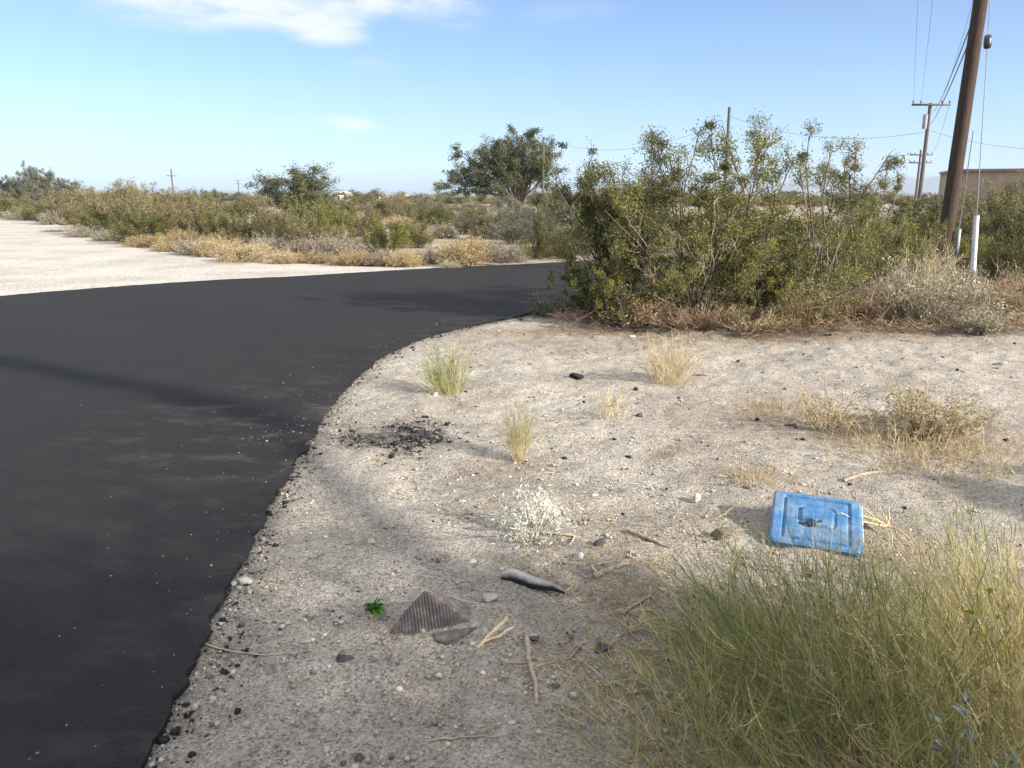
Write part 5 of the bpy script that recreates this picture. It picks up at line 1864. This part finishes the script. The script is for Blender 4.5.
right = [('dark', 905, 20, 192, 90, 'dark green shrub left of the leaning pole base'),
         ('green3', 880, 16, 205, 70, 'olive shrub between the airy leaf heads and the leaning pole'),
         ('green3', 930, 17, 205, 70, 'green shrub directly behind the leaning pole'),
         ('green1', 985, 18, 182, 84, 'tall olive shrub in front of the brown building'),
         ('dark', 1015, 16, 190, 70, 'dark shrub at the right picture edge below the building'),
         ('green3', 960, 15.5, 222, 60, 'lower green shrub right behind the white guard'),
         ('dark', 1000, 13.2, 238, 70, 'low dark shrub right of the white guard'),
         ('green2', 850, 24, 196, 90, 'pale olive shrub far behind the airy leaf heads'),
         ('green1', 945, 28, 186, 60, 'olive shrub before the left corner of the brown building'),
         ('green2', 1010, 30, 172, 60, 'thin shrub poking above the roof line of the brown building'),
         ('brown', 950, 12.6, 262, 60, 'brown dead brush around the foot of the white guard'),
         ('brown', 1030, 11.5, 268, 60, 'brown dead brush at the right picture edge in deep shade'),
         ('green2', 770, 22, 198, 110, 'olive shrub behind the middle of the thicket'),
         ('green1', 700, 20, 202, 110, 'olive shrub behind the left half of the thicket')]
for k, px, Y, tp, w, lab in right:
    far(k, lab, px, Y, tp, w, GR)

# unseen plants added behind and beside the camera to shade the foreground
def shade_bush(label, x, y, H, Wd, seed, mk='creosote', **kw):
    a = dict(nst=20, nb=9, nt=5, nl=30, ls=0.05, puff=0.07)
    a.update(kw)
    bs = creosote(seed, H, Wd, **a)
    fit(bs, H, Wd)
    plant('creosote_bush', label, 'shrub', x, y, bs, (M['bark'], M[mk]))


shade_bush('unseen tall leafy creosote bush added behind the near grass to shade the foreground', 3.5, -1.9, 5.0, 3.2, 901, ls=0.08, nl=70, lo=0.58, brl=0.26, lean=(0.10, 0.17))
shade_bush('unseen creosote bush added outside the right picture edge to shade the dirt behind the lid', 5.6, 2.5, 1.7, 1.0, 902)
def shade_limb_tree():
    """unseen slim tree, its limb and leafy head shaped to shade the road"""
    rng = np.random.default_rng(903)
    tr, cr = MB(), MB()
    sdir = np.array([0.5, 0.866, 0])
    P = np.array([sdir * a + np.array([0, 0, z]) for a, z in ((0, -0.1), (0.02, 1.5), (0.0, 3.0), (0.15, 4.2), (0.6, 5.1), (1.3, 5.7), (1.85, 6.1), (2.0, 6.7), (2.02, 7.4), (2.0, 7.9))])
    tr.tubes(P, np.linspace(0.13, 0.02, 10), 8, 0.4)
    o, d, i, t = spawn(P[None, 6:], 40, 0.0, 1.0, 0.8, rng)
    B = grow(o, d, rng.uniform(0.12, 0.30, 40), 4, rng, 0.2, (0, 0, 0.5))
    tr.tubes(B, np.linspace(0.01, 0.004, 4), 3, 0.5)
    o, d, i, t = spawn(P[None, 2:6], 14, 0.0, 0.6, 0.8, rng)
    B2 = grow(o, d, rng.uniform(0.3, 0.7, 14), 4, rng, 0.2, (0, 0, 0.5))
    tr.tubes(B2, np.linspace(0.012, 0.004, 4), 3, 0.5)
    for Bq, n in ((B, 70), (B2, 60)):
        idx = np.repeat(np.arange(len(Bq)), n)
        c = Bq[idx, rng.integers(1, 4, len(idx))] + rng.normal(size=(len(idx), 3)) * 0.07
        cr.leaves(c, 0.07 * rng.uniform(0.6, 1.3, len(idx)), rng, 0.5, rng.uniform(0, 1, len(idx)))
    # added tree, set so the shadow of its leafy head crosses the road
    plant('desert_tree', 'unseen slim tall tree added far to the right of the grass to shade the road', 'tree', 8.8, -2.75, (tr, cr), (M['bark'], M['tree_leaf']), ('trunk', 'crown'))


shade_limb_tree()

# ------------------------------------------------------------------ far hills
def hills():
    rng = np.random.default_rng(5)
    n = 160
    az = np.linspace(-60, 60, n)
    hh = 30 + 95 * sstep(4, 24, az) + 12 * sstep(-8, -30, az)
    prof = vnoise(az * 0.35, az * 0 + 1.5, 3) * 0.5 + vnoise(az * 1.1, az * 0 + 4.5, 4) * 0.25 + 0.55
    hh = hh * prof
    b = MB()
    V = []
    rows = [(5300, 0.0), (5500, 0.35), (5650, 0.7), (5800, 1.0), (6000, 0.7), (6300, 0.0)]
    for r, k in rows:
        nz = 1 + 0.25 * (vnoise(az * 1.8, az * 0 + r, 8) - 0.5) * (k > 0)
        V.append(np.stack([r * np.sin(np.radians(az)), r * np.cos(np.radians(az)), hh * k * nz - 2], 1))
    b.add(np.concatenate(V), grid_faces(n, len(rows)))
    tag(link('hills', b.mesh('hills', plain_mat('far_rock', (0.10, 0.09, 0.085), (0.17, 0.15, 0.135), 0.004, 0.95), True)), kind='structure')


hills()

# ------------------------------------------------------------------ air
def haze():
    b = MB()
    b.box((-6900, -6900, -3), (6900, 6900, 240))
    m, nt, out = mat('pale_air')
    v = N(nt, 'ShaderNodeVolumePrincipled')
    v.inputs['Color'].default_value = (0.66, 0.82, 1.0, 1)
    v.inputs['Density'].default_value = 1.3e-4
    L(nt, v.outputs[0], out.inputs['Volume'])
    tag(link('haze', b.mesh('haze', m)), None, None, None, 'stuff')


haze()

# ------------------------------------------------------------------ sky and sun
wd = bpy.data.worlds.new('World')
SC.world = wd
wd.use_nodes = True
nt = wd.node_tree
nt.nodes.clear()
out = nt.nodes.new('ShaderNodeOutputWorld')
bg = nt.nodes.new('ShaderNodeBackground')
sky = nt.nodes.new('ShaderNodeTexSky')
sky.sky_type = 'NISHITA'
sky.sun_disc = False
sky.sun_elevation, sky.sun_rotation = SUN_EL, SUN_AZ
sky.altitude, sky.air_density, sky.dust_density, sky.ozone_density = 100, 0.7, 1.25, 3.6
bg.inputs[1].default_value = 0.096
tc = nt.nodes.new('ShaderNodeTexCoord')
sx = nt.nodes.new('ShaderNodeSeparateXYZ')
L(nt, tc.outputs['Generated'], sx.inputs[0])
azn = math_n(nt, 'ARCTAN2', sx.outputs[0], sx.outputs[1])
eln = math_n(nt, 'ARCSINE', sx.outputs[2])


def azel(px, py):
    d = unit(ray(px, py))
    return math.atan2(d[0], d[1]), math.asin(d[2])


cvec = nt.nodes.new('ShaderNodeCombineXYZ')
L(nt, azn, cvec.inputs[0])
L(nt, math_n(nt, 'MULTIPLY', eln, 3.6), cvec.inputs[1])
nz = nt.nodes.new('ShaderNodeTexNoise')
nz.inputs['Scale'].default_value, nz.inputs['Detail'].default_value, nz.inputs['Roughness'].default_value = 11, 9, 0.66
nz.inputs['Distortion'].default_value = 0.35
L(nt, cvec.outputs[0], nz.inputs[0])
total = None
for (px, py, wx, wy, rot, gain) in ((290, -14, 200, 42, -7, 1.0), (318, 24, 58, 22, 6, 0.9), (430, 0, 80, 26, 4, 0.55), (348, 123, 34, 10, 6, 0.62), (372, 64, 30, 9, 0, 0.3), (140, -6, 90, 13, 5, 0.7), (580, 12, 90, 18, 0, 0.22), (455, 24, 50, 9, -6, 0.3)):
    a0, e0 = azel(px, py)
    cs, sn_ = math.cos(R(rot)), math.sin(R(rot))
    da = math_n(nt, 'SUBTRACT', azn, a0)
    de = math_n(nt, 'SUBTRACT', e0, eln)
    u_ = math_n(nt, 'DIVIDE', math_n(nt, 'ADD', math_n(nt, 'MULTIPLY', da, cs), math_n(nt, 'MULTIPLY', de, sn_)), wx / F)
    v_ = math_n(nt, 'DIVIDE', math_n(nt, 'SUBTRACT', math_n(nt, 'MULTIPLY', de, cs), math_n(nt, 'MULTIPLY', da, sn_)), wy / F)
    q = math_n(nt, 'SUBTRACT', 1.0, math_n(nt, 'ADD', math_n(nt, 'MULTIPLY', u_, u_), math_n(nt, 'MULTIPLY', v_, v_)))
    q = math_n(nt, 'MULTIPLY', math_n(nt, 'MAXIMUM', q, 0.0), gain)
    total = q if total is None else math_n(nt, 'MAXIMUM', total, q)
# unseen broken cloud added overhead and behind the camera to brighten the shade
n3 = nt.nodes.new('ShaderNodeTexNoise')
n3.inputs['Scale'].default_value, n3.inputs['Detail'].default_value = 2.2, 6
L(nt, tc.outputs['Generated'], n3.inputs[0])
mr = nt.nodes.new('ShaderNodeMapRange')
mr.interpolation_type = 'SMOOTHSTEP'
mr.inputs[1].default_value, mr.inputs[2].default_value = R(17), R(38)
L(nt, eln, mr.inputs[0])
n3r = ramp(nt, [(0.30, (0, 0, 0)), (0.52, (1, 1, 1))])
L(nt, n3.outputs[0], n3r.inputs[0])
over = math_n(nt, 'MULTIPLY', math_n(nt, 'MULTIPLY', mr.outputs[0], n3r.outputs[0]), 0.85)
cm = math_n(nt, 'MULTIPLY', total, math_n(nt, 'MAXIMUM', 0.0, math_n(nt, 'MULTIPLY', math_n(nt, 'SUBTRACT', nz.outputs[0], 0.16), 3.1)))
cr = ramp(nt, [(0.06, (0, 0, 0)), (1.0, (1, 1, 1))], 'EASE')
L(nt, cm, cr.inputs[0])
CLOUD = (4.7, 4.7, 4.75)
mx = nt.nodes.new('ShaderNodeMix')
mx.data_type = 'RGBA'
mx.clamp_factor = True
L(nt, math_n(nt, 'MULTIPLY', cr.outputs[0], 0.8), mx.inputs[0])
L(nt, sky.outputs[0], mx.inputs[6])
mx.inputs[7].default_value = (CLOUD[0], CLOUD[1], CLOUD[2], 1)
mx2 = nt.nodes.new('ShaderNodeMix')
mx2.data_type = 'RGBA'
L(nt, over, mx2.inputs[0])
L(nt, mx.outputs[2], mx2.inputs[6])
mx2.inputs[7].default_value = (7.4, 7.3, 7.2, 1)
L(nt, mx2.outputs[2], bg.inputs[0])
L(nt, bg.outputs[0], out.inputs[0])

sl = bpy.data.lights.new('sun', 'SUN')
sl.energy, sl.angle, sl.color = 4.5, R(0.8), (1.0, 0.925, 0.83)
so = bpy.data.objects.new('sun', sl)
COL.objects.link(so)
sd = Vector((math.sin(SUN_AZ) * math.cos(SUN_EL), math.cos(SUN_AZ) * math.cos(SUN_EL), math.sin(SUN_EL)))
so.rotation_euler = sd.to_track_quat('Z', 'Y').to_euler()
so.location = sd * 50

vs = SC.view_settings
vs.view_transform, vs.look, vs.gamma, vs.exposure = 'Standard', 'None', 1.0, 1.24
SC.render.engine = 'CYCLES'
SC.cycles.use_denoising = True
SC.cycles.max_bounces = 6
SC.cycles.transparent_max_bounces = 8
SC.cycles.volume_bounces = 0
